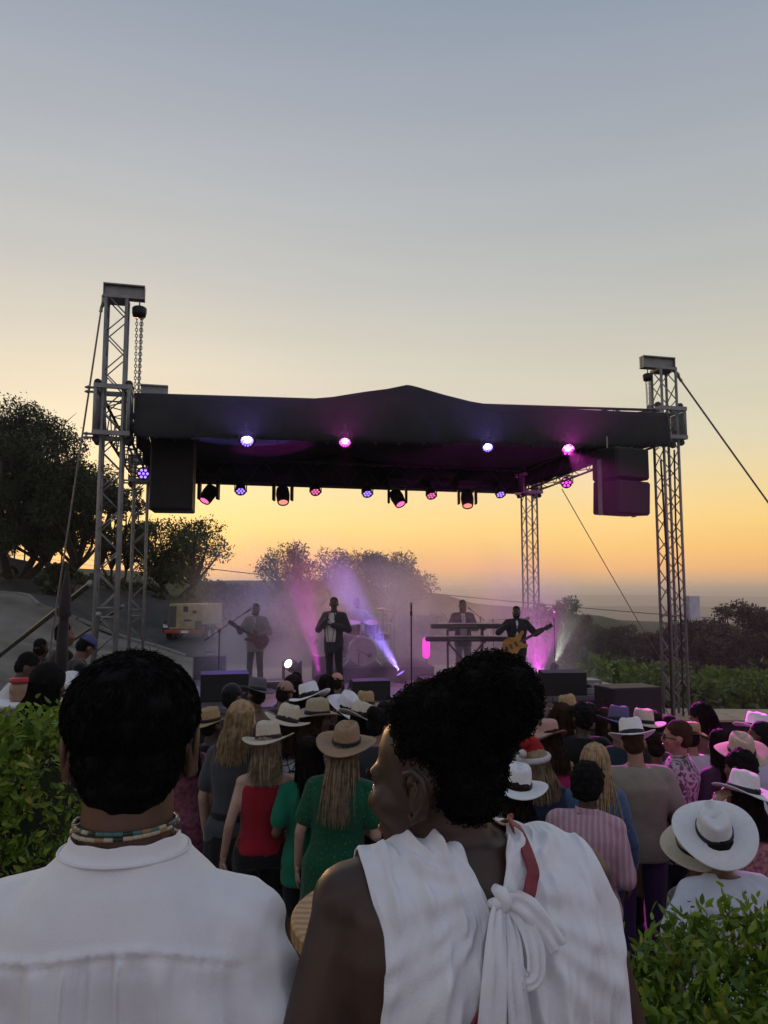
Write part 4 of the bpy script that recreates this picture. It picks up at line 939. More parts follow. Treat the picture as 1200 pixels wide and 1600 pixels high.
        t_ = MB(); t_.loft([ring((0, -.008, z), rx*bw, ry*bw) for z, rx, ry in ((.12, .24, .2), (.4, .22, .18), (.7, .195, .15), (.86, .182, .135), (.98, .158, .115), (1.04, .146, .105))])
        to = link('skirt', bpy.data.meshes.new('skirt'), root, None); to.data.materials.append(bcol)
        remesh_later(to, t_, vox*1.2, 2, lambda co, no: co + no*(.012*np.sin(np.arctan2(co[:, 1], co[:, 0])*14)*np.clip((1-co[:, 2]), 0, 1))[:, None])
    if legs:
        for hip, kn, an, f in LG:
            s_ = MB(); s_.cap((f.x, f.y-.05, .048+f.z), (f.x*1.08, f.y+.145, .034+f.z), .047, .034, 10); s_.build('shoe', mat('shoe_%d' % int(shoe[0]*100), shoe, .5), root, True)
    # ---- hair
    hm = hairmat(hcol)
    if hair and hair != 'bald':
        h = MB(); M3 = Mh.to_3x3()
        def E(c, r): h.ell(Mh @ Vector(c), r, M3, 16, 11)
        big = {'afro': .03, 'short': .0, 'crop': -.004, 'long': .004, 'bob': .008, 'braids': .006, 'bun': .004}[hair] if hbig is None else hbig
        for c_, r_ in (hlobes or [((0, -.02, .048), (.081+big, .097+big, .087+big)), ((0, -.052, -.005), (.073+big, .062+big, .078+big*.5))]): E(c_, r_)
        if hair in ('long', 'bob', 'braids'): E((-.055, -.03, -.03), (.03, .05, .07)); E((.055, -.03, -.03), (.03, .05, .07))
        if hair == 'bun': E((0, -.09, .10), (.055, .055, .055))
        amp = .010 if hair == 'afro' else .003
        ho = link('hair', bpy.data.meshes.new('hair'), root, None); ho.data.materials.append(hm)
        remesh_later(ho, h, vox*.8, 2, lambda co, no, amp=amp: co + no*(amp*vnoise(co, 90, 1)+amp*.7*vnoise(co, 170, 4))[:, None])
        if hair in ('long', 'bob', 'braids'):
            P = []; n = {'long': 620, 'bob': 560, 'braids': 60}[hair]; L = hlen
            Ui = U.inverted()
            for i in range(n):
                a = rnd.uniform(-1.95, 1.95); el_ = rnd.uniform(.05, 1.25) if not hat else rnd.uniform(-.25, .08); r_ = .094; hk_ = .93 if hat else 1.0
                root_p = Mh @ Vector((math.sin(a)*math.cos(el_)*.088*hk_, -.02-math.cos(a)*math.cos(el_)*.10*hk_, .045+.092*math.sin(el_)))
                mid = Mh @ Vector((math.sin(a)*.098, -.03-math.cos(a)*.108, -.03)); hb = Ui @ mid
                jx, jy = rnd.gauss(0, .012), rnd.gauss(0, .010); Lz = L*rnd.uniform(.82, 1.05)
                back = min(hb.y-.01, -.085)*(1 if hb.z-Lz < 1.40 else .9)
                if abs(a) > 1.35: back = hb.y*.9
                e1_ = U @ Vector((hb.x*(.95)+jx, back+jy-.02, hb.z-Lz*.5)); e2_ = U @ Vector((hb.x*.85+jx*2, back-.03+jy*1.5, hb.z-Lz))
                p0 = root_p.lerp(mid, .5) + (root_p-Mh @ Vector((0, -.02, .02)))*.06
                P.append([root_p, p0, mid, mid.lerp(e1_, .5), e1_, e1_.lerp(e2_, .5), e2_])
            if hair == 'braids':
                b = MB(); [b.tube(p, [.0052]*6+[.003], 5) for p in P]; b.build('braids', hm, root, True)
            else: ribbons('hair_strands', P, .0034, hm, root)
    if facep: face_parts(root, Mh, hm, beard=hm if beard else None)
    if hat:
        kd, hc, bc = hat[:3]; opt = hat[3] if len(hat) > 3 else {}
        if kd == 'fedora': fedora(root, Mh, hc, bc, **opt)
        elif kd == 'bucket': fedora(root, Mh, hc, bc, 'bucket', **{**dict(R0=.15, curl=-.04, tilt=0, crown_h=.10), **opt})
        elif kd == 'cap':
            ho = MB(); rs = []
            for t in (0, .2, .4, .6, .78, .92, .99): rs.append([(.086*math.sqrt(1-t*t)*math.cos(a), .104*math.sqrt(1-t*t)*math.sin(a), .095*t) for a in [2*math.pi*i/24 for i in range(24)]])
            ho.loft([[Vector(p) for p in r] for r in rs]); h_ = ho.build('cap', hc, root, True, Mh @ T(0, -.01, .05))
            pk = MB(); A = [math.pi*(.12+.76*i/12) for i in range(13)]
            pk.loft([[Vector((.084*math.cos(a), .10*math.sin(a), .012)) for a in A]+[Vector((.084*math.cos(a), .10*math.sin(a), .006)) for a in reversed(A)], [Vector((.078*math.cos(a), .10*math.sin(a)+.075*math.sin(a), -.008-.01*math.cos(a)**2)) for a in A]+[Vector((.078*math.cos(a), .10*math.sin(a)+.075*math.sin(a), -.013-.01*math.cos(a)**2)) for a in reversed(A)]]); pk.build('peak', hc, h_, True)
        elif kd == 'santa':
            b = MB(); b.tube([(0, -.01, .055), (0, -.015, .10), (-.01, -.02, .15), (-.05, -.03, .185), (-.09, -.04, .15), (.10, -.05, .06)][:5] , [.088, .082, .062, .04, .022], 18); h_ = b.build('santa_hat', hc, root, True, Mh)
            t_ = MB(); t_.tube([(.097*math.cos(a), .113*math.sin(a)-.01, .05) for a in [2*math.pi*i/20 for i in range(21)]], .022, 8, False); t_.build('fur_trim', bc, h_, True)
            MB().ell((-.11, -.05, .11), (.03, .03, .03)).build('pompom', bc, h_, True)
    return root, J, Mh, U
# ------------------------------------------------------------------ the band
def pw(r, v): return Vector(r.location) + rotz(r.rotation_euler.z) @ (Vector(v)*r.scale.x)
def perf(label, px, pt, pf, **kw):
    p = sp(px, pf); S = at(px, pt, p.y).z - DZ; return person(label, pos=(p.x, p.y, DZ), S=S, sex='m', facep=True, vox=.010, **kw)
GREYSUIT = fab('grey_suit', (.20, .19, .175)); NAVY = fab('navy_suit', (.028, .029, .038)); WSH = fab('white_shirt', (.62, .60, .58)); CHARC = fab('charcoal', (.03, .03, .035)); BLK = fab('black', (.010, .010, .012))
def shirt_front(root, U, w=.07, z0=1.05, m=None, d=.152, tie=None):
    b = MB(); n = 9; P = []
    for i in range(n):
        t = i/(n-1); z = z0 + (1.46-z0)*t; hw = w*(.35+.65*math.sin(math.pi*min(1, .25+.75*t))) if t < .9 else w*.7
        y = (d + .004) - .070*max(0, (z-1.33)/.13)**1.5*1.0 - .012*abs(z-1.22)
        P.append([U @ Vector((-hw, y-.012, z)), U @ Vector((0, y+.004, z)), U @ Vector((hw, y-.012, z)), U @ Vector((hw*.7, y-.05, z)), U @ Vector((-hw*.7, y-.05, z))])
    b.loft(P); o = b.build('shirt_front', m or WSH, root, True)
    if tie: b = MB(); b.tube([U @ Vector((0, d+.008-.03, 1.43)), U @ Vector((0, d+.012, 1.36)), U @ Vector((0, d+.014, 1.2)), U @ Vector((0, d+.006, 1.1))], [.012, .016, .022, .012], 6); b.build('tie', tie, root, True)
    for s in (-1, 1):
        b = MB(); q = [(s*.035, d-.055, 1.465), (s*.085, d-.018, 1.37), (s*.075, d+.004, 1.25), (s*.035, d+.010, z0+.02)]; q2 = [(s*.055, d-.08, 1.46), (s*.12, d-.045, 1.36), (s*.085, d-.006, 1.25), (s*.04, d+.002, z0+.02)]
        b.loft([[U @ Vector(a), U @ Vector(a)+Vector((0, -.012, 0)), U @ Vector(c)+Vector((0, -.012, 0)), U @ Vector(c)] for a, c in zip(q, q2)]); J_ = b.build('lapel', root['_m'] if False else None or m_l, root, True)
m_l = GREYSUIT
gt, gJ, gH, gU = perf('singing guitarist in grey suit with patterned strap at a boom microphone', 398, 943, 1074, sk='brown', face=172, top='jacket', tcol=GREYSUIT, sleeve='long', hem=.74, bcol=fab('dark_grey_trousers', (.05, .05, .05)), hair='crop', hcol='black', beard=True,
     arms=(((.14, .04, -.25), (-.04, .24, -.30)), ((.16, .03, -.24), (.14, .26, -.14))), feet=((-.14, .05, 0), (.13, 0, 0)), yaw=4)
shirt_front(gt, gU, .065, 1.08, fab('pale_shirt', (.42, .45, .5)), tie=fab('grey_tie', (.2, .22, .26)))
m_l = NAVY
sg, sJ, sH, sU = perf('singer in open dark jacket and white tee with hands clasped at his chest', 521, 933, 1082, sk='dark', face=160, top='jacket', tcol=NAVY, sleeve='long', hem=.74, bcol=BLK, hair='crop', hcol='black', yaw=20,
     arms=(((.13, .02, -.25), (-.12, .22, -.16)), ((.12, .05, -.25), (-.10, .24, -.10))), feet=((-.20, .10, 0), (.12, -.10, 0)))
shirt_front(sg, sU, .105, .93, WSH)
kb, kJ, kH, kU = perf('keyboard player in dark jacket and white shirt behind two keyboards', 724, 937, 1066, sk='deep', face=180, top='jacket', tcol=NAVY, sleeve='long', hem=.76, bcol=fab('grey_trousers', (.10, .10, .10)), hair='crop', hcol='black', beard=True,
     arms=(((.12, -.02, -.27), (.02, .25, -.26)), ((.12, -.02, -.27), (.02, .25, -.26))), pitch=-8)
shirt_front(kb, kU, .075, .98, WSH, tie=fab('silver_tie', (.4, .4, .42)))
bs, bJ, bH, bU = perf('bass guitarist in dark suit with a pale wooden bass', 809, 947, 1080, sk='dark', face=174, top='jacket', tcol=NAVY, sleeve='long', hem=.74, bcol=BLK, hair='crop', hcol='black', beard=True, bw=1.1,
     arms=(((.20, -.02, -.22), (.34, .24, -.12)), ((.20, .02, -.20), (.02, .22, -.04))), yaw=-6)
shirt_front(bs, bU, .07, 1.05, WSH)
rz_ = .28; dp = at(557, 935, 18.0)
dr, dJ, dH, dU = person('drummer in pale shirt seated behind the drum kit in the smoke', S=1.72, sex='m', sk='deep', pos=(dp.x, dp.y, rz_+.50-.86*1.72/1.75+.06), face=182, top='shirt', tcol=fab('pale_blue_shirt', (.5, .5, .55)), sleeve='elbow', hem=.84, bcol=BLK, hair='crop', hcol='black', facep=True, vox=.011, seat=True,
     arms=(((.14, .05, -.24), (.02, .28, -.22)), ((.14, .05, -.24), (.02, .28, -.20))))
# ------------------------------------------------------------------ instruments
WOODB = mat('bass_wood', (.45, .22, .05), .35, .25, 9, .03); FRET = mat('fretboard', (.03, .018, .012), .5, .2); RED = mat('guitar_red', (.12, .02, .015), .3)
def guitar(name, body_c, neck_end, front, bodym, s, label, cat, bass=True):
    """body centre, headstock position, front normal: all world"""
    c = Vector(body_c); n = (Vector(neck_end)-c); L = n.length; y = n.normalized(); z = Vector(front); z = (z - y*z.dot(y)).normalized(); x = y.cross(z)
    e = empty(name, c, 0, label, cat); M = Matrix(((x.x, y.x, z.x, 0), (x.y, y.y, z.y, 0), (x.z, y.z, z.z, 0), (0, 0, 0, 1)))
    poly = [(-.10, -.24), (-.16, -.18), (-.17, -.06), (-.12, .03), (-.13, .12), (-.17, .22), (-.12, .24), (-.05, .13), (.05, .12), (.12, .20), (.15, .15), (.11, .03), (.16, -.06), (.16, -.18), (.09, -.24), (0, -.26)]
    bm = bmesh.new(); vs = [bm.verts.new((px*s, py*s, -.02)) for px, py in poly]; f = bm.faces.new(vs); r = bmesh.ops.extrude_face_region(bm, geom=[f])
    for v in [g for g in r['geom'] if isinstance(g, bmesh.types.BMVert)]: v.co.z = .022
    bmesh.ops.recalc_face_normals(bm, faces=bm.faces); bmesh.ops.bevel(bm, geom=[e_ for e_ in bm.edges], offset=.006, segments=2, affect='EDGES')
    me = bpy.data.meshes.new('guitar_body'); bm.to_mesh(me); bm.free(); link('guitar_body', me, e, bodym, M)
    MB().box((0, (.1*s+L)/2, .028), (.05, L-.1*s, .022), bev=.004).build('neck', FRET, e, M=M)
    MB().box((0, L+.07, .02), (.075, .16, .018), bev=.005).build('headstock', FRET, e, M=M)
    for yy in (-.10, .0): MB().box((0, yy*s, .030), (.09, .03, .014), bev=.003).build('pickup', BLACK, e, M=M)
    MB().box((0, -.19*s, .03), (.08, .04, .014), bev=.003).build('bridge', BLACKM, e, M=M)
    for k in range(4):
        MB().tube([(-.018+.012*k, -.19*s, .042), (-.018+.012*k, L+.1, .042)], .0016, 3).build('string', STEEL, e, M=M)
        MB().tube([((-1)**k*.03, L+.02+.035*k, .02), ((-1)**k*.065, L+.02+.035*k, .02)], [.006, .011], 6).build('tuning_peg', STEEL, e, M=M)
    return e
fb = Vector((0, -1, .15))
guitar('bass_guitar', pw(bs, (.03, .20, .98)), pw(bs, (-.56, .26, 1.30)), fb, WOODB, 1.0, 'pale wood bass guitar held across the bassist in the dark suit', 'guitar')
guitar('electric_guitar', pw(gt, (-.10, .19, 1.02)), pw(gt, (.36, .27, 1.30)), fb, RED, .9, 'dark red electric guitar held low by the man in the grey suit', 'guitar')
for r_, m_, mm in ((bs, -1, BLACK), (gt, 1, lace('strap_pattern', (.35, .04, .03), (.5, .35, .1), 40))):
    MB().tube([(-.12*m_, .17, .98), (-.04*m_, .168, 1.2), (.06*m_, .13, 1.38), (.10*m_, .0, 1.465), (.06*m_, -.13, 1.3)], .018, 6).build('guitar_strap', mm, r_, True)
def mic_stand(base, h, boom=None, label='', headp=None, drop=.0):
    e = empty('microphone_stand', base, 0, label, 'microphone stand', 'microphone stands on the stage'); base = Vector(base)
    MB().tube([(0, 0, .18), (0, 0, h)], .013, 8).build('pole', BLACKM, e)
    for k in range(3):
        a = k*2.094+.4; MB().tube([(0, 0, .2), (.28*math.cos(a), .28*math.sin(a), .012)], .010, 6).build('leg', BLACKM, e)
    MB().tube([(0, 0, h-.04), (0, 0, h+.03)], .024, 8).build('clutch', BLACKM, e)
    tip = Vector((0, 0, h+.02)); d = Vector((0, -.3, .9))
    if boom is not None:
        t = Vector(boom)-base; j = Vector((0, 0, h)); d = (t-j).normalized(); MB().tube([j - d*.35, t], .009, 6).build('boom', BLACKM, e); MB().tube([j - d*.36, j - d*.24], .016, 6).build('counterweight', BLACKM, e); tip = t
    m_ = MB().tube([tip - d*.02, tip + d*.14], [.012, .018], 8).build('microphone', BLACK, e); MB().ell(tip + d*.165, (.027, .027, .030)).build('grille', STEEL, m_, True)
    return e
gm = pw(gt, (.02, .19, 1.58)); b0 = sp(341, 1075); mic_stand(b0, at(341, 985, b0.y).z-DZ, gm - Vector((.15, .02, .03)), 'boom microphone stand in front of the guitarist in grey')
p = sp(643, 1088); mic_stand(p, at(643, 958, p.y).z-DZ, None, 'straight microphone stand standing empty at the front of the stage')
p = sp(616, 1046); mic_stand(p, at(614, 948, p.y).z-DZ, at(592, 922, p.y), 'tall boom microphone stand reaching over the drum kit')
bm_ = pw(bs, (.0, .2, 1.56)); p = sp(868, 1070); mic_stand(p, at(868, 968, p.y).z-DZ, None, 'microphone stand beside the bass guitar headstock')
p = sp(772, 1058); mic_stand(p, at(790, 965, p.y).z-DZ-.05, bm_ + Vector((.12, -.03, 0)) if False else at(822, 966, 14.6), 'boom microphone stand reaching to the bass player')
km = pw(kb, (-.02, .17, 1.57)); p = sp(752, 1060); mic_stand(p, at(750, 965, p.y).z-DZ, km + Vector((.12, -.04, -.02)), 'boom microphone stand reaching to the keyboard player')
# keyboards
ky = kb.location.y - .62; kx = kb.location.x
ks = empty('keyboard_stand', (kx, ky, DZ), 0, 'two tier black keyboard stand with crossed legs', 'stand')
zu, zl = at(722, 978, ky).z, at(722, 998, ky).z
for s in (-.36, .34):
    MB().tube([(s, .1, .0), (s, .1, zu-.05)], .022, 8).build('upright', BLACKM, ks)
    for z in (zu, zl): MB().box((s, -.02, z-.06), (.05, .42, .03), bev=.004).build('arm', BLACKM, ks)
for s in (-1, 1): MB().tube([(s*.34, .06, zl-.1), (-s*.38, .02, .02)], .02, 8).build('cross_leg', BLACKM, ks)
KEYW = mat('keys_white', (.5, .5, .48), .4); 
for z, wd, lab in ((zu, 1.42, 'shorter black keyboard on the upper tier of the stand'), (zl, 1.62, 'longer black keyboard with green display on the lower tier')):
    e = empty('keyboard', (kx, ky-.02, z), 0, lab, 'keyboard')
    MB().box((0, 0, .0), (wd, .32, .09), bev=.012).build('case', BLACK, e); nk = 30
    KM = MB().box((0, 0, 0), (wd*.8/nk-.003, .14, .012)).mesh('key')
    for i in range(nk): link('key', KM, e, KEYW, T(-wd*.38+wd*.8*i/nk, .075, .05))
    MB().box((-.05, -.163, .0), (wd*.36, .006, .035)).build('rear_label', mat('keyboard_print', (.06, .09, .05), .5, .4, 60), e)
# drum riser and kit
RIS = mat('riser_carpet', (.018, .016, .02), .9, .3, 9, .3, 50)
rp = at(592, 1062, 16.5); rz0 = empty('drum_riser', (rp.x, 17.55, DZ), SR*.5, 'dark carpeted riser under the drum kit', 'platform')
MB().box((0, 0, rz_/2), (2.1, 2.2, rz_), bev=.01).build('platform', RIS, rz0); MB().box((0, -1.105, rz_-.03), (2.1, .02, .05)).build('edge_strip', BLACKM, rz0)
SHELL = mat('drum_shell', (.10, .055, .05), .25, .2); HEADM = mat('drum_head', (.32, .27, .25), .5, .25, 7)
kd = empty('drum_kit', (at(566, 1010, 16.95).x, 16.95, rz_), R(4), 'dark red drum kit with cymbals and large bass drum', 'drum kit')
def drum(c, r, h, axis, nm, par=kd):
    M = Matrix.Rotation(*axis) if axis else Matrix.Identity(4)
    d_ = MB().lathe([(r, -h/2), (r, h/2)], c, 28, M, False).build(nm, SHELL, par, True); M3 = M.to_3x3(); c = Vector(c)
    for s in (-1, 1):
        MB().lathe([(r*.985, s*h/2-.004), (r*.985, s*h/2+.004)], c, 28, M).build('drum_head', HEADM, d_); MB().tube([c + M3 @ Vector((r*1.03*math.cos(a), r*1.03*math.sin(a), s*(h/2-.005))) for a in [2*math.pi*i/28 for i in range(29)]], .014, 6, False).build('hoop', CHROME, d_, True)
    for k in range(6):
        a = k*1.047; MB().tube([c + M3 @ Vector((r*1.03*math.cos(a), r*1.03*math.sin(a), -h/2)), c + M3 @ Vector((r*1.03*math.cos(a), r*1.03*math.sin(a), h/2))], .007, 5).build('tension_rod', CHROME, d_)
    return d_
drum((0, 0, .30), .29, .42, (math.pi/2, 4, 'X'), 'bass_drum')
for s in (-1, 1): MB().tube([(s*.2, -.1, .2), (s*.42, -.22, .0)], .012, 6).build('spur', CHROME, kd)
drum((-.21, -.02, .80), .155, .24, (R(18), 4, 'X'), 'rack_tom'); drum((.20, -.02, .80), .155, .24, (R(18), 4, 'X'), 'rack_tom')
drum((-.62, .35, .38), .2, .40, None, 'floor_tom'); drum((.45, .42, .58), .17, .14, None, 'snare_drum')
for s in (-1, 1): MB().tube([(s*.04, 0, .55), (s*.06, 0, .8), (s*.12, 0, .82)], .012, 6).build('tom_mount', CHROME, kd)
BRZ = mat('bronze', (.55, .45, .25), .3, .1, metal=.9)
for x, y, z, r in ((.46, .1, 1.20, .24), (.55, .32, 1.10, .22), (-.62, .12, 1.22, .24), (.66, .52, .86, .17)):
    MB().lathe([(.01, .03), (.04, .03), (.05, .012), (r*.6, .004), (r, -.008), (r*.6, .0), (.05, .008), (.01, .02)], (x, y, z), 24, Matrix.Rotation(R(8), 4, 'Y')).build('cymbal', BRZ, kd, True)
    MB().tube([(x, y, .1), (x, y, z+.05)], .011, 6).build('cymbal_stand', CHROME, kd)
    for k in range(3): MB().tube([(x, y, .15), (x+.2*math.cos(k*2.1), y+.2*math.sin(k*2.1), .01)], .008, 5).build('stand_leg', CHROME, kd)
st_ = empty('drum_stool', (dr.location.x, dr.location.y+.02, rz_), 0, 'round black stool under the drummer', 'stool')
MB().lathe([(.02, .42), (.17, .43), (.18, .47), (.15, .50), (.02, .505)], (0, 0, 0), 18).build('seat', BLACK, st_, True); MB().tube([(0, 0, .1), (0, 0, .43)], .02, 8).build('post', CHROME, st_)
for k in range(3): MB().tube([(0, 0, .2), (.22*math.cos(k*2.1), .22*math.sin(k*2.1), .01)], .012, 6).build('leg', CHROME, st_)
hm_ = empty('drum_microphone', kd.location + Vector((-.05, -.75, 0)), 0, 'short microphone stand before the bass drum', 'microphone stand')
MB().tube([(0, 0, 0.01), (0, 0, .32)], .012, 6).build('pole', BLACKM, hm_); MB().tube([(-.05, -.02, .38), (.18, .1, .26)], .012, 6).build('boom', BLACKM, hm_); MB().ell((.22, .12, .25), (.05, .04, .045)).build('microphone', BLACK, hm_, True); MB().lathe([(.1, 0), (.1, .015), (.02, .03)], (0, 0, 0), 14).build('base', BLACKM, hm_)
# ------------------------------------------------------------------ stage gear
def wedge(c, wd, dp_, h, rz, label, cat='stage monitor', grp='floor monitors along the stage edge'):
    e = empty('floor_monitor', c, rz, label, cat, grp); M = T(-wd/2, 0, 0) @ Matrix(((0, 0, 1, 0), (1, 0, 0, 0), (0, 1, 0, 0), (0, 0, 0, 1)))
    MB().prism([(-dp_/2, 0), (dp_/2, 0), (dp_/2, h*.35), (-dp_*.05, h), (-dp_/2, h*.92)], wd, M).build('cabinet', BLACK, e)
    a = Vector((0, dp_/2, h*.35)); b_ = Vector((0, -dp_*.05, h)); d = (b_-a).normalized(); nrm = Vector((0, -d.z, d.y)) ; nrm = nrm if nrm.z > 0 else -nrm
    M2 = Matrix(((1, 0, 0), (0, d.y, nrm.y), (0, d.z, nrm.z)))
    MB().box((a+b_)/2 + nrm*.006, (wd*.9, (b_-a).length*.9, .012), M2).build('grille', GRILL, e)
    for s in (-1, 1): MB().box((s*(wd/2+.006), -dp_*.1, h*.5), (.012, .12, .04)).build('handle', STEEL, e)
    return e
p = at(350, 1082, 13.55); wedge((p.x, p.y, DZ), .80, .55, .50, SR, 'large black floor monitor in front of the guitarist in grey')
p = sp(574, 1104); wedge((p.x, 13.65, DZ), .66, .5, .36, SR, 'black floor monitor at stage centre between the singer and the pale hats')
p = sp(678, 1092); wedge((at(678, 1092, 14.2).x, 14.2, DZ), .62, .5, .34, SR, 'black floor monitor in front of the keyboard player')
p = at(876, 1094, 14.35); wedge((p.x, 14.35, DZ), .80, .6, .44, SR+R(-10), 'large black floor monitor in magenta light before the bassist')
def case(name, c, size, rz, label, cat, m=BLACK, trim=CHROME):
    e = empty(name, c, rz, label, cat); x, y, z = size
    MB().box((0, 0, z/2), size, bev=.012).build('shell', m, e)
    for s in (-1, 1): MB().box((s*(x/2-.012), -y/2-.003, z/2), (.022, .012, z*.96)).build('corner_trim', trim, e)
    MB().box((0, -y/2-.003, z-.012), (x*.95, .012, .02)).build('edge_trim', trim, e); return e
def speaker(name, c, size, rz, label, n=1):
    e = empty(name, c, rz, label, 'loudspeaker'); x, y, z = size
    MB().box((0, 0, z/2), size, bev=.015).build('cabinet', BLACK, e); MB().box((0, -y/2-.006, z/2), (x*.92, .014, z*.9), bev=.004).build('grille', GRILL, e)
    for s in (-1, 1): MB().box((s*(x/2+.004), 0, z*.6), (.01, .16, .05)).build('handle', BLACKM, e)
    return e
p = sp(327, 1060); e = case('guitar_amplifier', (p.x, p.y, DZ), (.72, .32, .50), SR, 'black guitar amplifier with pale top behind the floor monitor', 'amplifier')
MB().box((0, -.17, .2), (.62, .02, .32), bev=.004).build('grille', GRILL, e); MB().tube([(-.12, 0, .50), (-.1, 0, .56), (.1, 0, .56), (.12, 0, .50)], .012, 6).build('handle', BLACKM, e)
p = sp(424, 1076); case('equipment_case', (p.x, p.y, DZ), (.46, .4, .17), SR, 'low black case with a white edge beside the guitarist', 'case', BLACK, WHITE_P)
p = sp(508, 1062); case('equipment_case', (p.x, 16.6, DZ), (.50, .5, .52), SR, 'dark cube case behind the singer with pale chrome corners', 'case', mat('case_grey', (.06, .055, .06), .5))
q = at(612, 1140, 11.3); speaker('subwoofer', (q.x, 11.3, zg(q.x, 11.3)+.03), (.62, .6, .58), SR*.3, 'lower black subwoofer on the ground before the stage centre'); speaker('subwoofer', (q.x, 11.3, zg(q.x, 11.3)+.612), (.62, .6, .56), SR*.3, 'upper black subwoofer with pale lit top before the stage centre')
q = at(981, 1100, 13.0); zz = zg(q.x, 13.0)+.03
for i, (dx, lab) in enumerate(((-.22, 'lower'), (.22, 'lower'))): speaker('subwoofer', (q.x+dx*1.02, 13.0+dx*.2, zz), (.44, .6, .66), SR, ('lower black subwoofer of the pair before the shorter tower, nearer the stage middle', 'lower black subwoofer of the pair before the shorter tower, nearer the tower')[i])
speaker('subwoofer', (q.x, 13.0, zz+.665), (.90, .6, .56), SR, 'wide black loudspeaker on top of the pair before the shorter tower')
p = at(915, 1084, 14.45); e = case('pedal_board', (p.x, 14.45, DZ), (.62, .4, .10), SR, 'silver effects pedal board at the stage edge in magenta light', 'pedal board', STEEL)
for i in range(5): MB().box((-.22+.11*i, -.03, .13), (.08, .12, .06), bev=.008).build('pedal', [BLACKM, WHITE_P, BLACK, STEEL, WHITE_P][i], e)
p = at(916, 1075, 14.62); e = case('mixer', (p.x, 14.75, DZ), (.5, .4, .22), SR, 'small pale mixing unit beside the large monitor', 'mixer', STEEL)
# floor lamps
def floor_lamp(c, aim, m, r_, label, power, col, spot, soft=.04):
    e = empty('floor_lamp', c, 0, label, 'stage lamp', 'lamps on the stage floor'); d = (Vector(aim)-Vector(c)-Vector((0, 0, .16))).normalized(); M = T(0, 0, .16) @ d.to_track_quat('Z', 'Y').to_matrix().to_4x4(); c0 = Vector((0, 0, .16))
    MB().lathe([(.04, -.16), (r_*.95, -.15), (r_*1.1, 0), (r_*1.1, .03), (r_, .03), (r_, .004), (.01, .003)], (0, 0, 0), 20, M).build('housing', BLACK, e, True); link('led_cluster', dots(r_, 19), e, m, M @ T(0, 0, .006))
    for s in (-1, 1): MB().box((s*(r_*1.15), 0, .09), (.012, .05, .18)).build('bracket', BLACKM, e)
    MB().box((0, 0, .008), (r_*2.5, .12, .016)).build('foot', BLACKM, e)
    l = bpy.data.lights.new('lamp_beam', 'SPOT'); l.energy = power; l.color = col; l.spot_size = R(spot); l.spot_blend = .4; l.shadow_soft_size = soft
    o = bpy.data.objects.new('lamp_beam', l); sc.collection.objects.link(o); o.parent = e; o.location = c0 + d*.06; o.rotation_euler = d.to_track_quat('-Z', 'Y').to_euler(); return e
vp = at(627, 1047, 16.2); floor_lamp((vp.x, 16.2, DZ), at(560, 948, 16.0), PUR, .10, 'violet lamp on the stage floor throwing a beam across the drum kit', 5200, (.30, .20, 1.0), 19)
mp = at(500, 1049, 15.6); floor_lamp((mp.x, 15.6, DZ), at(474, 930, 16.0), MAG, .09, 'magenta lamp on the floor beside the singer pointing up', 1900, (1.0, .05, .85), 22)
mp = at(845, 1078, 15.2); floor_lamp((mp.x, 15.2, DZ), at(836, 990, 15.8), MAG, .09, 'magenta lamp in smoke behind the large floor monitor', 1000, (1.0, .08, .85), 60)
mp = at(866, 1031, 16.2); e = floor_lamp((mp.x, 16.2, DZ+.18), at(884, 985, 16.4), COOL, .07, 'small cold white lamp shining through smoke behind the bassist', 700, (.9, 1.0, .85), 30)
MB().box((0, 0, -.09), (.2, .2, .175), bev=.01).build('stand', BLACK, e)
mh = sp(456, 1070); e = moving_head((mh.x, mh.y, DZ+.37), (-.35, -.75, .35), COOL, 'moving head lamp on the stage floor with a cold white lens', 1.0, False)
MB().prism([(-.10, -.03), (.10, -.03), (.13, .02), (.02, .0), (-.08, .05)], .006, T(0, -.158, -.29) @ Matrix.Rotation(math.pi/2, 4, 'X')).build('maker_mark', WHITE_P, e)
tp = at(666, 1030, 17.0); tz = at(666, 1012, 17.0).z; e = empty('light_tube', (tp.x, 17.0, DZ), 0, 'glowing magenta light tube standing beside the keyboard stand', 'stage lamp')
MB().tube([(0, 0, 0), (0, 0, tz-.24)], .02, 8).build('post', BLACKM, e); MB().lathe([(.12, 0), (.12, .02), (.03, .03)], (0, 0, 0), 14).build('base', BLACKM, e)
MB().lathe([(.03, -.23), (.075, -.19), (.085, 0), (.075, .19), (.03, .23)], (0, 0, tz), 16).build('tube', lampcol('tube', (1.0, .03, .62), 1.6), e, True)
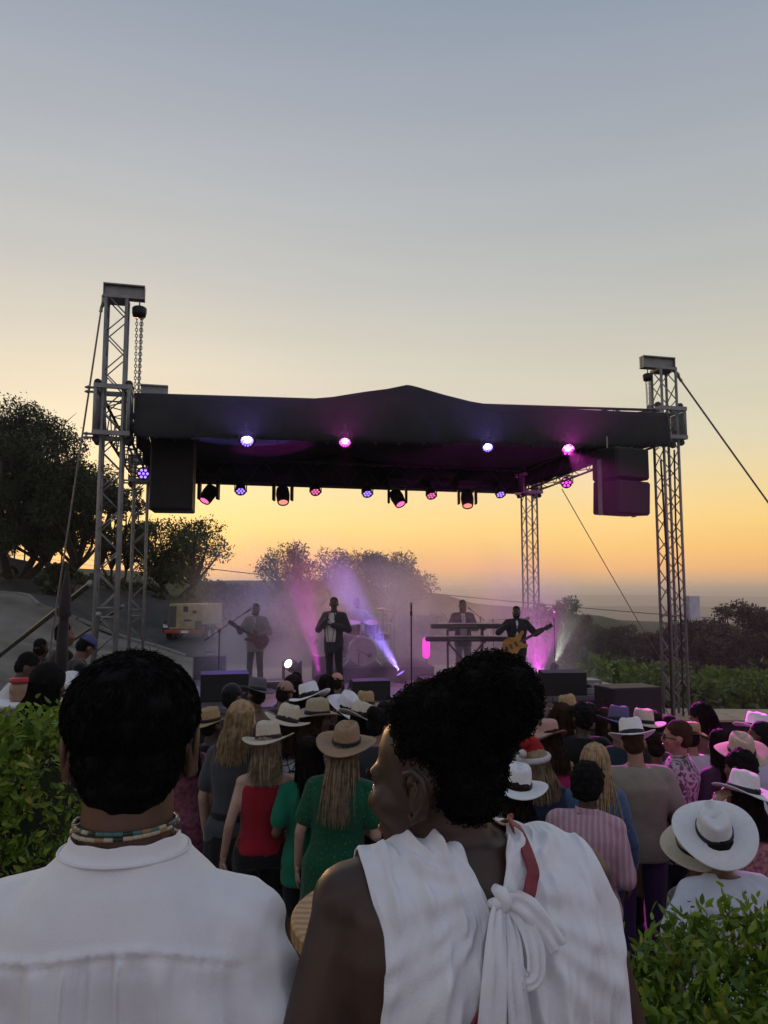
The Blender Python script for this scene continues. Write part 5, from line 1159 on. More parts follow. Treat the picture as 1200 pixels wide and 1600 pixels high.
# stage smoke
def smoke():
    m = bpy.data.materials.new('stage_smoke'); m.use_nodes = True; n = m.node_tree; N = n.nodes; L = n.links; N.clear()
    o = N.new('ShaderNodeOutputMaterial'); v = N.new('ShaderNodeVolumePrincipled'); tc = N.new('ShaderNodeTexCoord')
    nz = N.new('ShaderNodeTexNoise'); nz.inputs['Scale'].default_value = .85; nz.inputs['Detail'].default_value = 4; nz.inputs['Distortion'].default_value = .6; L.new(tc.outputs['Object'], nz.inputs['Vector'])
    r = N.new('ShaderNodeMapRange'); r.inputs['From Min'].default_value = .34; r.inputs['From Max'].default_value = .70; r.inputs['To Max'].default_value = .34; L.new(nz.outputs['Fac'], r.inputs['Value'])
    sp_ = N.new('ShaderNodeSeparateXYZ'); L.new(tc.outputs['Object'], sp_.inputs[0])
    prev = r.outputs[0]
    for ax, a, b, c, d in ((0, -4.4, -2.6, 3.2, 4.6), (1, -3.1, -1.0, 2.2, 3.1), (2, -1, -.5, 1.2, 3.4)):
        f1 = N.new('ShaderNodeMapRange'); f1.interpolation_type = 'SMOOTHSTEP'; f1.inputs['From Min'].default_value = a; f1.inputs['From Max'].default_value = b; L.new(sp_.outputs[ax], f1.inputs['Value'])
        f2 = N.new('ShaderNodeMapRange'); f2.interpolation_type = 'SMOOTHSTEP'; f2.inputs['From Min'].default_value = c; f2.inputs['From Max'].default_value = d; f2.inputs['To Min'].default_value = 1; f2.inputs['To Max'].default_value = 0; L.new(sp_.outputs[ax], f2.inputs['Value'])
        for f in (f1, f2):
            mu = N.new('ShaderNodeMath'); mu.operation = 'MULTIPLY'; L.new(prev, mu.inputs[0]); L.new(f.outputs[0], mu.inputs[1]); prev = mu.outputs[0]
    L.new(prev, v.inputs['Density']); v.inputs['Color'].default_value = (.97, .96, .95, 1); v.inputs['Anisotropy'].default_value = .5
    L.new(v.outputs[0], o.inputs['Volume'])
    c = FL.lerp(FR, .52) + E2*3.5
    ob = MB().box((0, 0, 1.73), (9.4, 6.3, 3.42)).build('stage_smoke', m); ob.location = (c.x, c.y, DZ); ob.rotation_euler = (0, 0, SR); tag(ob, 'pale drifting smoke lit violet and magenta across the stage', 'smoke', None, 'stuff')
smoke()
# ------------------------------------------------------------------ the crowd
CREAM = mat('hat_cream', (.52, .46, .35), .85, .08, 40, .25, 160); WHT = mat('hat_white', (.68, .68, .68), .85, .05, 40, .2, 160); TAN = mat('hat_tan', (.30, .20, .12), .85, .10, 40, .25, 160); STRAW = mat('hat_straw', (.36, .25, .12), .85, .2, 50, .4, 120)
GRYH = mat('hat_grey', (.10, .10, .11), .85, .1, 40, .2, 160); PNKH = mat('hat_pink', (.45, .26, .22), .9, .1, 40, .3, 120); PURH = mat('hat_navy', (.10, .09, .20), .85, .1, 40, .2, 160); BLUC = mat('cap_blue', (.07, .07, .20), .8, .1, 40, .2, 100); TANC = mat('cap_tan', (.30, .20, .15), .85, .1, 30, .2, 100)
BAND = mat('hat_ribbon', (.012, .012, .022), .6, .1, 60); SANTA = mat('santa_red', (.30, .012, .015), .9, .1, 30, .4, 120); FUR = mat('fur_white', (.65, .62, .62), .95, .1, 50, .8, 200)
rj = random.Random(21)
CR = 'people in the crowd before the stage'
def P(label, px, py, **kw):
    kw.setdefault('group', CR); kw['bw'] = kw.get('bw', 1.0)*1.08
    kw.setdefault('yaw', rj.uniform(-28, 28)); kw.setdefault('tilt', rj.uniform(-8, 8)); kw.setdefault('roll', rj.uniform(-4, 4)); kw.setdefault('lean', rj.uniform(-3, 5)); kw.setdefault('face', rj.uniform(-22, 22)); kw.setdefault('arms', (rj.choice(['down', 'bent', 'low', 'hip', 'side']), rj.choice(['down', 'bent', 'low', 'hip', 'side']))); return person(label, px, py, **kw)
P('blond woman with shoulder length hair in a dark grey tee and black skirt', 372, 1097, S=1.80, sk='light', top='tee', tcol=fab('slate_tee', (.055, .06, .068)), bottom='skirt', bcol=BLK, hair='bob', hcol='blond', hlen=.24, yaw=-20, arms=('down', 'bent'), bw=1.05)
P('woman in red sleeveless top and black trousers under a cream fedora', 411, 1125, S=1.67, sk='light', top='tank', sleeve=None, hem=.93, tcol=fab('crimson', (.28, .010, .022)), bcol=BLK, hair='bob', hcol='ash', hlen=.20, hat=('fedora', CREAM, BAND, dict(tilt=-6, roll=-10, R0=.185)), yaw=-30, arms=('down', 'bent'))
P('woman in green dotted dress with long fair hair and a tan fedora', 527, 1130, S=1.70, sk='light', top='dress', tcol=fab('green_dot', (.006, .075, .035), (.05, .16, .09), scale=70, thresh=(.60, .66)), hem=.34, flare=1.25, bottom=None, hair='long', hcol='ash', hlen=.40, hat=('fedora', TAN, BAND, dict(tilt=12, R0=.20)), bw=1.12, arms=('down', 'bent'))
P('woman in black and white lace blouse with cream fedora, half hidden by red top', 443, 1101, S=1.69, sk='light', top='shirt', sleeve='elbow', tcol=lace('lace_bw', (.42, .42, .42), (.02, .02, .02), 22), bcol=BLK, hair='bob', hcol='brown', hlen=.18, hat=('fedora', CREAM, BAND, dict(tilt=-4, roll=6)), yaw=-10)
P('woman in profile with brown hat and grey pink cardigan', 490, 1092, S=1.68, sk='brown', face=-45, top='shirt', sleeve='long', tcol=lace('cardigan', (.22, .16, .15), (.10, .07, .08), 30), bcol=BLK, hair='long', hcol='brown', hlen=.3, hat=('fedora', mat('hat_sand', (.36, .29, .19), .85, .1, 40, .25, 160), BAND, dict(tilt=2)), yaw=-25, facep=True, arms=('bent', 'bent'))
P('person in white fedora with dark band nearest the purple stage floor', 484, 1066, S=1.74, sk='brown', top='tee', tcol=BLK, bcol=BLK, hair='bob', hcol='dark', hlen=.18, hat=('fedora', WHT, BAND, dict(tilt=-2, roll=-12)), yaw=-35)
P('person in small tan cap and brown top behind the grey fedora', 437, 1062, S=1.68, sk='brown', top='tee', tcol=fab('brown_tee', (.05, .03, .022)), bcol=BLK, hair='short', hat=('cap', TANC, None), yaw=-40)
P('person in grey fedora raising clasped hands', 397, 1058, S=1.70, sk='brown', top='shirt', sleeve='short', tcol=fab('tan_print', (.22, .16, .11), (.10, .07, .05), scale=30), bcol=BLK, hair='short', hat=('fedora', GRYH, BAND, dict(tilt=-4, roll=8)), yaw=20, arms=('clap', 'clap'))
P('woman with long dark hair and brown blouse below the singer', 508, 1054, S=1.70, sk='brown', top='shirt', sleeve='long', tcol=fab('umber', (.06, .035, .022)), bcol=BLK, hair='long', hcol='dark', hlen=.32)
P('person in peach cap directly in front of the singer', 523, 1050, S=1.66, sk='brown', top='tee', tcol=BLK, bcol=BLK, hair='short', hat=('cap', mat('cap_peach', (.40, .24, .17), .85, .1), None))
P('woman in white dress with a white wide hat tipped back', 541, 1082, S=1.66, sk='tan', top='dress', tcol=fab('white_cotton', (.55, .55, .58)), hem=.35, flare=1.2, bottom=None, hair='bob', hcol='dark', hlen=.15, hat=('fedora', WHT, None, dict(tilt=30, R0=.19)), yaw=25)
P('dark skinned woman in cream fedora and red patterned top beside the white hat', 557, 1096, S=1.66, sk='dark', face=18, top='tank', sleeve=None, tcol=fab('wine_print', (.10, .015, .025), (.03, .02, .02), scale=40), bcol=BLK, hair='bob', hcol='black', hlen=.16, hat=('fedora', CREAM, BAND, dict(tilt=4, roll=14)), yaw=25)
P('person in black with straw hat partly hidden by the near man', 324, 1106, S=1.56, sk='dark', top='tee', tcol=BLK, bcol=BLK, hair='short', hat=('fedora', STRAW, BAND, dict(tilt=8)), arms=('down', 'up'))
P('woman in pink patterned dress glimpsed beside the near man\'s neck', 288, 1120, S=1.64, sk='tan', top='dress', tcol=fab('rose_print', (.30, .09, .12), (.08, .03, .05), scale=30), hem=.3, flare=1.2, bottom=None, hair='long', hcol='dark', hlen=.3)
P('woman in bright green top and black shorts beside the tan fedora', 484, 1152, S=1.62, sk='brown', top='tee', tcol=fab('emerald', (.008, .16, .085)), hem=.76, bottom='shorts', bcol=BLK, hair='long', hcol='dark', hlen=.35)
# right of the near woman
P('woman in white fedora with bare shoulders behind the near woman\'s hair', 798, 1196, S=1.63, sk='tan', top='strap', sleeve=None, tcol=BLK, bcol=BLK, hair='bob', hcol='dark', hlen=.10, hat=('fedora', WHT, BAND, dict(tilt=4, R0=.19)))
P('person in red santa hat with white trim and navy tee', 843, 1152, S=1.66, sk='light', top='tee', tcol=fab('navy_tee', (.012, .025, .05)), bcol=BLK, hair='bob', hcol='ash', hlen=.2, hat=('santa', SANTA, FUR), bw=1.2)
P('woman in pink bucket hat and hot pink tank top', 866, 1121, S=1.68, sk='tan', face=20, top='tank', sleeve=None, tcol=fab('hot_pink', (.45, .03, .14)), bcol=BLK, hair='long', hcol='brown', hlen=.25, hat=('bucket', PNKH, None), arms=('chest', 'chest'))
P('person with cropped dark hair in a black tee beside the pink bucket hat', 909, 1101, S=1.74, sex='m', sk='dark', top='tee', tcol=BLK, bcol=BLK, hair='afro', hcol='black', hbig=.012)
P('person in straw hat raising an arm near the large stage monitor', 889, 1086, S=1.72, sk='brown', top='tee', tcol=fab('mustard', (.30, .22, .05)), bcol=BLK, hair='short', hat=('fedora', STRAW, BAND, dict(tilt=-2, roll=-14)), arms=('up', 'down'))
P('woman with long blond braids and blue denim shirt', 926, 1164, S=1.71, face=0, roll=0, arms=('down', 'down'), sk='tan', top='shirt', sleeve='long', tcol=fab('denim', (.08, .14, .25), (.05, .09, .17), scale=40), bcol=fab('jeans', (.02, .03, .07)), hair='braids', hcol='blond', hlen=.50)
P('woman with short afro hair in a pink striped shirt', 906, 1199, S=1.66, sk='dark', top='shirt', sleeve='long', hem=.62, tcol=stripe('pink_stripe', (.44, .24, .30), (.52, .36, .41), 9.0, 0, .55), bcol=BLK, hair='afro', hcol='black', hbig=.022, bw=1.15, arms=('down', 'bent'))
r8 = P('tall man in white fedora, beige tee and purple trousers', 992, 1121, S=1.78, sex='m', sk='tan', top='tee', tcol=fab('beige_tee', (.26, .24, .19)), hem=.82, bcol=fab('violet_trousers', (.07, .03, .12)), hair='short', hcol='brown', hat=('fedora', WHT, BAND, dict(tilt=-8, R0=.17)), pitch=-12, yaw=-12, face=-4, arms=('bent', 'bent'), bw=1.1)
P('person in dark blue hat lit violet behind the tall man', 968, 1103, S=1.75, sk='brown', top='tee', tcol=fab('teal_tee', (.015, .035, .045)), bcol=BLK, hair='short', hat=('fedora', PURH, BAND, dict(tilt=-4)))
P('person in cream hat behind the tall man\'s white fedora', 1003, 1108, S=1.72, sk='tan', face=-20, top='shirt', sleeve='long', tcol=fab('olive_shirt', (.08, .07, .05)), bcol=BLK, hair='short', hat=('fedora', CREAM, BAND, dict(tilt=-4, roll=6)))
FLORAL = fab('floral', (.42, .38, .40), (.10, .05, .09), scale=34, thresh=(.46, .54))
r11 = P('man in sunglasses and floral shirt holding drinks, lit magenta', 1053, 1124, S=1.78, sex='m', sk='tan', face=62, top='shirt', sleeve='elbow', hem=.74, tcol=FLORAL, bcol=fab('navy_jeans', (.012, .015, .04)), hair='short', hcol='brown', facep=True, yaw=14, arms=('bent', 'bent'))
P('person in flat straw hat and white tee stooping behind the floral shirt', 1085, 1126, S=1.60, sk='tan', lean=6, top='tee', tcol=fab('white_tee2', (.55, .55, .56)), bcol=BLK, hair='short', hat=('bucket', STRAW, None, dict(R0=.125, curl=-.01)))
P('woman with long black hair and bare shoulders looking down', 1107, 1098, S=1.76, sk='brown', face=35, top='strap', sleeve=None, tcol=fab('sand_top', (.35, .30, .18)), bcol=fab('navy_jeans', (.012, .015, .04)), hair='long', hcol='black', hlen=.36, yaw=25, pitch=-20, facep=True, arms=('bent', 'low'))
P('man with shaved head in pale blue shirt and red trousers at the edge', 1190, 1126, S=1.78, sex='m', sk='dark', top='shirt', sleeve='elbow', tcol=fab('pale_blue', (.48, .50, .62)), hem=.84, bcol=fab('red_trousers', (.30, .03, .05)), hair='crop', hcol='black', hbig=-.007, yaw=20)
P('person in cream hat tipped sideways lit pink', 1150, 1148, S=1.70, sk='tan', face=35, top='tee', tcol=fab('pink_white', (.50, .42, .45)), bcol=BLK, hair='short', hcol='brown', hat=('fedora', mat('hat_ecru', (.48, .38, .27), .85, .1, 40, .25, 160), BAND, dict(tilt=16, roll=-16)))
P('person with thick black hair between the cream and the white hats', 1163, 1176, S=1.68, sk='brown', top='tee', tcol=fab('white_tee3', (.50, .48, .5)), bcol=BLK, hair='afro', hcol='black', hbig=.010)
P('woman in pink floral top holding her white fedora with both hands', 1157, 1206, S=1.62, sk='tan', top='shirt', sleeve='elbow', tcol=fab('pink_floral', (.42, .20, .22), (.22, .08, .10), scale=40, thresh=(.45, .6)), bcol=BLK, hair='long', hcol='dark', hlen=.2, hat=('fedora', WHT, BAND, dict(tilt=2, roll=6)), arms=('hat', 'hat'))
P('person in white tee under a large white fedora near the hedge', 1137, 1266, S=1.64, sk='brown', top='tee', tcol=fab('white_blue_tee', (.50, .54, .60)), hem=.80, bcol=fab('navy_jeans', (.012, .015, .04)), hair='short', hat=('fedora', WHT, BAND, dict(tilt=36, R0=.215)), bw=1.35, arms=('hip', 'bent'), lean=6)
P('person in tilted cream hat half hidden behind the large white fedora', 1092, 1284, S=1.52, sk='brown', face=20, top='tee', tcol=fab('grey_print', (.16, .16, .18), (.06, .06, .07), scale=25), bcol=BLK, hair='short', hat=('fedora', CREAM, BAND, dict(tilt=20, roll=-22, R0=.19)))
P('woman with long auburn hair in black beyond the cropped dark hair', 946, 1108, S=1.68, sk='tan', top='tee', tcol=BLK, bcol=BLK, hair='long', hcol='brown', hlen=.38)
P('woman in brown dress standing between the beige tee and floral shirt', 1027, 1146, S=1.62, sk='brown', face=-20, top='dress', tcol=fab('rust_dress', (.14, .05, .025)), hem=.4, flare=1.15, bottom=None, hair='short', hcol='dark')
for lab, px, py, kw in (('person in black cap close to the stage left of the grey fedora', 366, 1066, dict(hat=('cap', BLK, None))), ('woman with dark bob close to the stage behind the tan cap', 455, 1056, dict(hair='bob', hcol='dark', hlen=.16)), ('man in dark shirt with cropped hair between the white fedora and the brown hair', 466, 1050, dict(sex='m', hair='crop', hcol='black')),
        ('woman with piled black hair in front of the stage centre subwoofer', 580, 1108, dict(hair='bun', hcol='black')), ('man in charcoal shirt in front of the stage centre subwoofer', 596, 1096, dict(sex='m', hair='short', hcol='black')), ('person in straw hat beyond the dark skinned woman', 573, 1080, dict(hat=('fedora', STRAW, BAND))),
        ('woman with brown hair in plum top below the pedal board', 872, 1098, dict(hair='long', hcol='brown', hlen=.3)), ('man in black beside the auburn hair', 925, 1098, dict(sex='m', hair='short', hcol='black')), ('woman in dark dress before the lower subwoofers', 1020, 1112, dict(hair='bob', hcol='dark', hlen=.18)), ('man in grey behind the floral shirt', 1040, 1118, dict(sex='m', hair='short', hcol='dark')),
        ('woman with dark ponytail between the floral shirt and the tipped cream hat', 1128, 1142, dict(hair='long', hcol='dark', hlen=.3)), ('person in white hat far behind the shaved head', 1172, 1112, dict(hat=('fedora', WHT, BAND)))):
    P(lab, px, py, **{**dict(S=rj.uniform(1.62, 1.74), sk=rj.choice(['dark', 'brown', 'tan', 'brown']), top=rj.choice(['tee', 'shirt']), sleeve=rj.choice(['short', 'long']), tcol=rj.choice([BLK, CHARC, fab('plum', (.06, .03, .06)), fab('dusk_blue', (.05, .06, .10))]), bcol=BLK, hair='short', hcol='black'), **kw})
# left group
LG_ = 'people by the yard left of the stage'
P('man in white tee in profile reaching over the bar table', 14, 1016, Yd=7.2, sex='m', sk='dark', face=-72, top='tee', tcol=fab('white_tee4', (.5, .5, .53)), bcol=BLK, hair='short', hcol='black', pitch=-15, lean=10, arms=('bent', ((.06, .18, -.18), (.02, .40, -.26))), group=LG_, facep=True)
P('bald person in dark grey behind the furled parasol', 58, 997, Yd=9.0, sex='m', sk='dark', top='tee', tcol=CHARC, bcol=BLK, hair='crop', hcol='black', hbig=-.008, group=LG_, face=-20)
P('man in black shirt facing the stage beside the furled parasol', 96, 974, Yd=9.3, sex='m', sk='brown', face=-50, top='tee', tcol=BLK, bcol=BLK, hair='crop', hcol='black', group=LG_)
lp = P('man in blue cap and black shirt looking down at a phone', 119, 985, Yd=9.0, sex='m', sk='brown', face=-60, top='tee', sleeve='elbow', tcol=BLK, bcol=BLK, hair='short', hcol='black', hat=('cap', BLUC, None), pitch=-28, arms=('bent', 'bent'), group=LG_)
P('person with big black hair beside the hedge', 69, 1042, Yd=5.6, sk='dark', top='tee', tcol=BLK, bcol=BLK, hair='long', hcol='black', hlen=.2, hbig=.02, group=LG_)
P('person in white hat lit violet near the near man\'s head', 103, 1052, Yd=6.2, sk='dark', top='tee', tcol=fab('dark_plum', (.04, .025, .04)), bcol=BLK, hair='short', hat=('fedora', WHT, None, dict(tilt=20, roll=22, R0=.16)), group=LG_)
# things they hold
def thing_at(r, v): return pw(r[0], v)
ph = pw(lp[0], (.0, .28, 1.14)); e = empty('phone', ph, lp[0].rotation_euler.z, 'small bright phone in the hands of the man in the blue cap', 'phone'); MB().box((0, 0, 0), (.075, .15, .01), Matrix.Rotation(R(30), 3, 'X'), bev=.002).build('case', BLACK, e); MB().box((0, -.004, .007), (.066, .135, .003), Matrix.Rotation(R(30), 3, 'X')).build('screen', mat('phone_screen', (.3, .3, .32), .2, 0, emit=(.8, .85, 1), es=.5), e)
GLASS = mat('cup_plastic', (.7, .6, .66), .15, .1, trans=.5)
def cup(p, label, red=False):
    e = empty('drink_cup', p, 0, label, 'cup', 'drinks in hands'); MB().lathe([(.02, -.05), (.030, -.05), (.040, .07), (.036, .07), (.028, -.044)], (0, 0, 0), 14).build('cup', GLASS, e, True); MB().lathe([(.01, -.043), (.028, -.043), (.034, .03), (.01, .03)], (0, 0, 0), 12).build('drink', mat('drink_pink', (.35, .06, .16), .2), e, True)
cup(pw(r11[0], (-.17, .33, 1.17)), 'clear cup of pink drink in the floral shirt man\'s far hand'); cup(pw(r11[0], (.17, .33, 1.17)), 'clear cup of drink in the floral shirt man\'s near hand'); cup(pw(r8[0], (.15, .30, 1.16)), 'clear cup held in front of the beige tee')
b = MB()
for s in (-1, 1): b.ell((s*.031, .092, -.002), (.021, .008, .015))
b.tube([(-.075, .01, .004), (-.055, .075, .006), (-.03, .096, .006), (.03, .096, .006), (.055, .075, .006), (.075, .01, .004)], .0035, 6); b.build('sunglasses', mat('sunglass', (.01, .01, .012), .1, 0), r11[0], True, r11[2])
# bar table with red lidded jar, furled parasol, stay poles
tq = at(38, 1100, 7.0); tz_ = at(38, 1092, 7.0).z; gz_ = zg(tq.x, 7.0)+.03; e = empty('bar_table', (tq.x, 7.0, gz_), 0, 'high table with white cloth top beside the hedge', 'table')
MB().lathe([(.02, tz_-gz_-.04), (.36, tz_-gz_-.04), (.37, tz_-gz_-.02), (.36, tz_-gz_), (.02, tz_-gz_)], (0, 0, 0), 26).build('table_top', WHITE_P, e, True); MB().tube([(0, 0, .02), (0, 0, tz_-gz_-.03)], .035, 10).build('pole', BLACKM, e); MB().lathe([(.26, 0), (.26, .02), (.05, .04)], (0, 0, 0), 20).build('base', BLACKM, e)
e = empty('drink_jar', (tq.x+.02, 6.86, tz_+.002), 0, 'jar with a red lid standing on the high table', 'jar'); MB().lathe([(.07, 0), (.085, .02), (.085, .14), (.07, .16)], (0, 0, 0), 16).build('jar', mat('jar_amber', (.25, .16, .10), .2, .1), e, True); MB().lathe([(.088, .16), (.092, .165), (.092, .195), (.03, .20)], (0, 0, 0), 16).build('lid', mat('red_lid', (.4, .03, .04), .4), e, True)
uq = at(94, 1080, 8.4); e = empty('furled_parasol', (uq.x, 8.4, zg(uq.x, 8.4)+.03), 0, 'furled dark parasol on a pole beside the left group', 'parasol'); ub = e.location
zz = lambda py: at(96, py, 8.4).z - ub.z
MB().tube([(0, 0, 0), (.02, 0, zz(880))], .022, 8).build('pole', BLACKM, e)
MB().tube([(0, 0, zz(1060)), (.0, 0, zz(1000)), (.01, 0, zz(965)), (.01, 0, zz(958)), (.012, 0, zz(935)), (.015, 0, zz(915)), (.02, 0, zz(890))], [.075, .06, .05, .07, .062, .04, .02], 10).build('canopy', fab('parasol_cloth', (.035, .028, .03)), e, True)
MB().tube([(.01, 0, zz(963)), (.01, 0, zz(956))], .075, 10).build('strap', BLACK, e); MB().lathe([(.3, 0), (.3, .06), (.05, .08)], (0, 0, 0), 18).build('base', CONC, e)
def stay(a, b_, r, label, m):
    a = Vector(a); b_ = Vector(b_); e = empty('stay_pole', b_, 0, label, 'pole', 'slanting poles staying the tower'); MB().tube([a-b_, (0, 0, 0)], r, 8).build('pole', m, e); MB().ell(a-b_, (r*1.25,)*3).build('clamp', STEEL, e, True); MB().box((0, 0, .01), (.18, .18, .02)).build('foot', STEEL, e)
q = ground_at(-30, 1052); stay(FL + Vector((-.2, -.15, at(162, 912, 12).z)), (q.x, q.y, zg(q.x, q.y)), .045, 'thick dark slanting pole from the tower down across the yard', BLACKM)
q = ground_at(60, 1040); stay(FL.lerp(BL, .6) + Vector((-.1, 0, at(205, 948, 15).z)), (q.x, q.y, zg(q.x, q.y)), .03, 'thinner slanting pole behind the taller tower', BLACKM)
q = at(132, 1040, 11.2); stay(at(154, 960, 11.4), (q.x, 11.2, zg(q.x, 11.2)), .035, 'short grey green pole leaning at the foot of the tower', mat('pole_green', (.06, .07, .05), .5))

# low side platform with a wooden top beyond the crowd
q0 = at(1036, 1122, 13.6); zt_p = at(1100, 1122, 13.9).z; e = empty('side_platform', (q0.x+2.2, 14.3, zg(q0.x+2.2, 14.3)), R(-3), 'low black sided platform with a pale wooden top beside the shorter tower', 'platform')
hp = zt_p - e.location.z
for i in range(6): MB().box((-2.0+.8*i-.0, 0, hp-.02), (.79, 1.3, .04), bev=.004).build('board', mat('ply_board', (.40, .30, .18), .6, .15, 3, .05), e)
MB().box((0, 0, (hp-.045)/2), (4.75, 1.2, hp-.05), bev=.01).build('skirt', DKB, e)
# ------------------------------------------------------------------ the near couple
from mathutils.bvhtree import BVHTree
mx = at(207, 1100, 1.2).x
man, mJ, mH, mU = person('near man with black hair seen from behind in a white collarless shirt', pos=(mx, 1.2, 0.0), S=1.755, hdz=-.022, sex='m', sk='brown', top=None, bcol=CHARC, hair='short', hcol='black', hlobes=[((0, -.022, .060), (.101, .112, .090)), ((0, -.050, .0), (.080, .068, .086))], neck=.071, arms=('fgm', 'fgm'), vox=.0075, bw=1.12, torso='mn', yaw=13, tilt=0, shz=1.350, shx=.165, ear=.087)
SHIRTW = fab('white_linen', (.78, .77, .79), (.82, .81, .83), bump=.12, bs=300, scale=30)
sh = MB(); sh.loft([ring((0, yo, z), rx*1.14+.020, ry*1.1+.020, mU) for z, rx, ry, yo in TORSO['m'] if z < 1.30] + [ring((0, -.004, 1.34), .190, .142, mU), ring((0, -.008, 1.39), .165, .122, mU), ring((0, -.012, 1.43), .128, .102, mU), ring((0, -.012, 1.455), .100, .088, mU), ring((0, -.012, 1.475), .086, .080, mU)])
for s in (-1, 1):
    s0, el, wr = mJ[s]; sh.cap((s*.05, -.014, 1.395), s0 + Vector((s*.0, -.006, .0)), .060, .076); sh.cap(s0, el, .076, .070); sh.cap(el, el.lerp(wr, .25), .072, .066)
def man_shirt(co, no):
    x, y, z = co[:, 0], co[:, 1], co[:, 2]; back = np.clip((-y-.0)/.03, 0, 1)*np.clip((.185-np.abs(x))/.02, 0, 1)
    yk = 1.372 - .9*x*x + .006*np.sin(x*20); d = yk-z; below = 1/(1+np.exp(-d/.0022))
    g = np.clip(d, 0, 1)
    xs = x + .12*x*np.clip(g, 0, .25)*3
    gath = (np.sin(x*300+3*np.sin(x*45)) * .0050*np.exp(-g/.07) + (1-2*np.abs(np.sin(x*64+1.3*np.sin(x*21)+z*2)))*.0105*np.exp(-g/.5)*np.clip(g/.02, 0, 1))*np.exp(-(x/.125)**4)
    big = .012*np.sin(x*34+6*z+1.2)*np.clip(g/.10, 0, 1) + .004*np.sin((x*.6+z)*70+1)*np.clip((np.abs(x)-.09)/.06, 0, 1)
    seam = .0050*np.exp(-(d/.0045)**2) - .0030*np.exp(-((d-.008)/.003)**2)
    off = back*(below*(gath+big+.0015) + seam) + .0010*vnoise(co, 24, 2)
    slv = np.clip((np.abs(x)-.20)/.03, 0, 1); off = off + slv*(.005*np.sin(z*85+np.abs(x)*40+2*np.sin(y*30)))
    return co + no*off[:, None]
so = link('shirt', bpy.data.meshes.new('shirt'), man, None); so.data.materials.append(SHIRTW); remesh_later(so, sh, .0062, 3, man_shirt)
nn = []
for z, r0, r1, dz in ((1.464, .093, .086, .003), (1.471, .085, .081, .002), (1.480, .081, .077, 0), (1.492, .0795, .0765, -.003), (1.4945, .078, .075, -.003), (1.492, .0755, .0725, -.003), (1.475, .076, .072, 0)):
    nn.append([Vector((r0*math.cos(a), -.012+r1*math.sin(a), z + dz - .014*max(0, math.sin(a)) + .0015*math.sin(a*9))) for a in [2*math.pi*k/48 for k in range(48)]])
MB().loft(nn, False).build('collar', SHIRTW, man, True)
MB().tube([(.0935*math.cos(a), -.012+.0875*math.sin(a), 1.4685) for a in [2*math.pi*k/48 for k in range(49)]], .0022, 6, False).build('collar_seam', SHIRTW, man, True)
nk = empty('bead_necklace', (mx, 1.2, 0), 0, 'necklace of teal and cream tube beads round the near man\'s neck', 'necklace'); nk.location = (mx, 1.2, 1.502*1.755/1.75)
BM = [mat('bead_teal', (.06, .16, .15), .35), mat('bead_cream', (.45, .38, .26), .4), mat('bead_dark', (.03, .035, .03), .35), mat('bead_tan', (.30, .18, .08), .4)]
BEAD = MB().tube([(0, 0, -.0068), (0, 0, -.006), (0, 0, .006), (0, 0, .0068)], [.002, .0031, .0031, .002], 8).mesh('bead', True)
for lvl, (zz_, rr_) in enumerate(((.006, .0735), (-.001, .0750))):
    n = 36
    for i in range(n):
        a = 2*math.pi*i/n; c = Vector((rr_*math.cos(a), -.012+rr_*.97*math.sin(a), zz_ - .006*max(0, math.sin(a)) + .003*math.cos(a)*lvl)); d = Vector((-math.sin(a), math.cos(a), 0))
        pat = [0, 0, 2, 0, 3, 0, 1, 2, 0][i % 9] if lvl == 0 else [2, 1, 1, 1, 1, 3, 1][i % 7]
        link('bead', BEAD, nk, BM[pat], along(c, c+d))
# short thick hair: strands over the scalp
def scalp_hair(root, Mh, n, m, rad, ctr, seed, L=(.018, .034), w_=.0011, name='hair_strands', lie=.3):
    r = random.Random(seed); Pp = []
    while len(Pp) < n:
        a = r.uniform(-math.pi, math.pi); s = r.uniform(-.62, 1); c = math.sqrt(1-s*s); d = Vector((math.sin(a)*c, -math.cos(a)*c, s))
        if d.y > .35 and s < .55: continue
        if abs(d.x) > .55 and s < -.12 and d.y > -.30: continue
        p = Vector(ctr) + Vector((d.x*rad[0], d.y*rad[1], d.z*rad[2])); l = r.uniform(*L)*(1.25 if s > .5 else .8 if s < -.2 else 1)
        flow = Vector((d.x*.5+r.gauss(0, .25), d.y*.35+r.gauss(0, .2), -1.0 + 1.15*min(1, max(0, (s-.35)/.6)) + r.gauss(0, .12)))
        flow = flow - d*flow.dot(d)*.92
        flow = (flow.normalized()*.9 + d*(lie*1.6 if s > .5 else lie)).normalized(); f2 = (flow + Vector((r.gauss(0, .25), r.gauss(0, .25), r.gauss(0, .2))) - d*.25).normalized()
        Pp.append([Mh @ (p - d*.01), Mh @ (p + flow*l*.45), Mh @ (p + flow*l*.7 + f2*l*.3), Mh @ (p + flow*l*.7 + f2*l*.65)])
    return ribbons(name, Pp, w_, m, root)
scalp_hair(man, mH, 9000, hairmat('black'), (.100, .111, .090), (0, -.022, .060), 3, (.007, .014), lie=.06)
scalp_hair(man, mH, 3200, hairmat('black'), (.079, .067, .084), (0, -.050, .0), 4, (.007, .014), lie=.05)
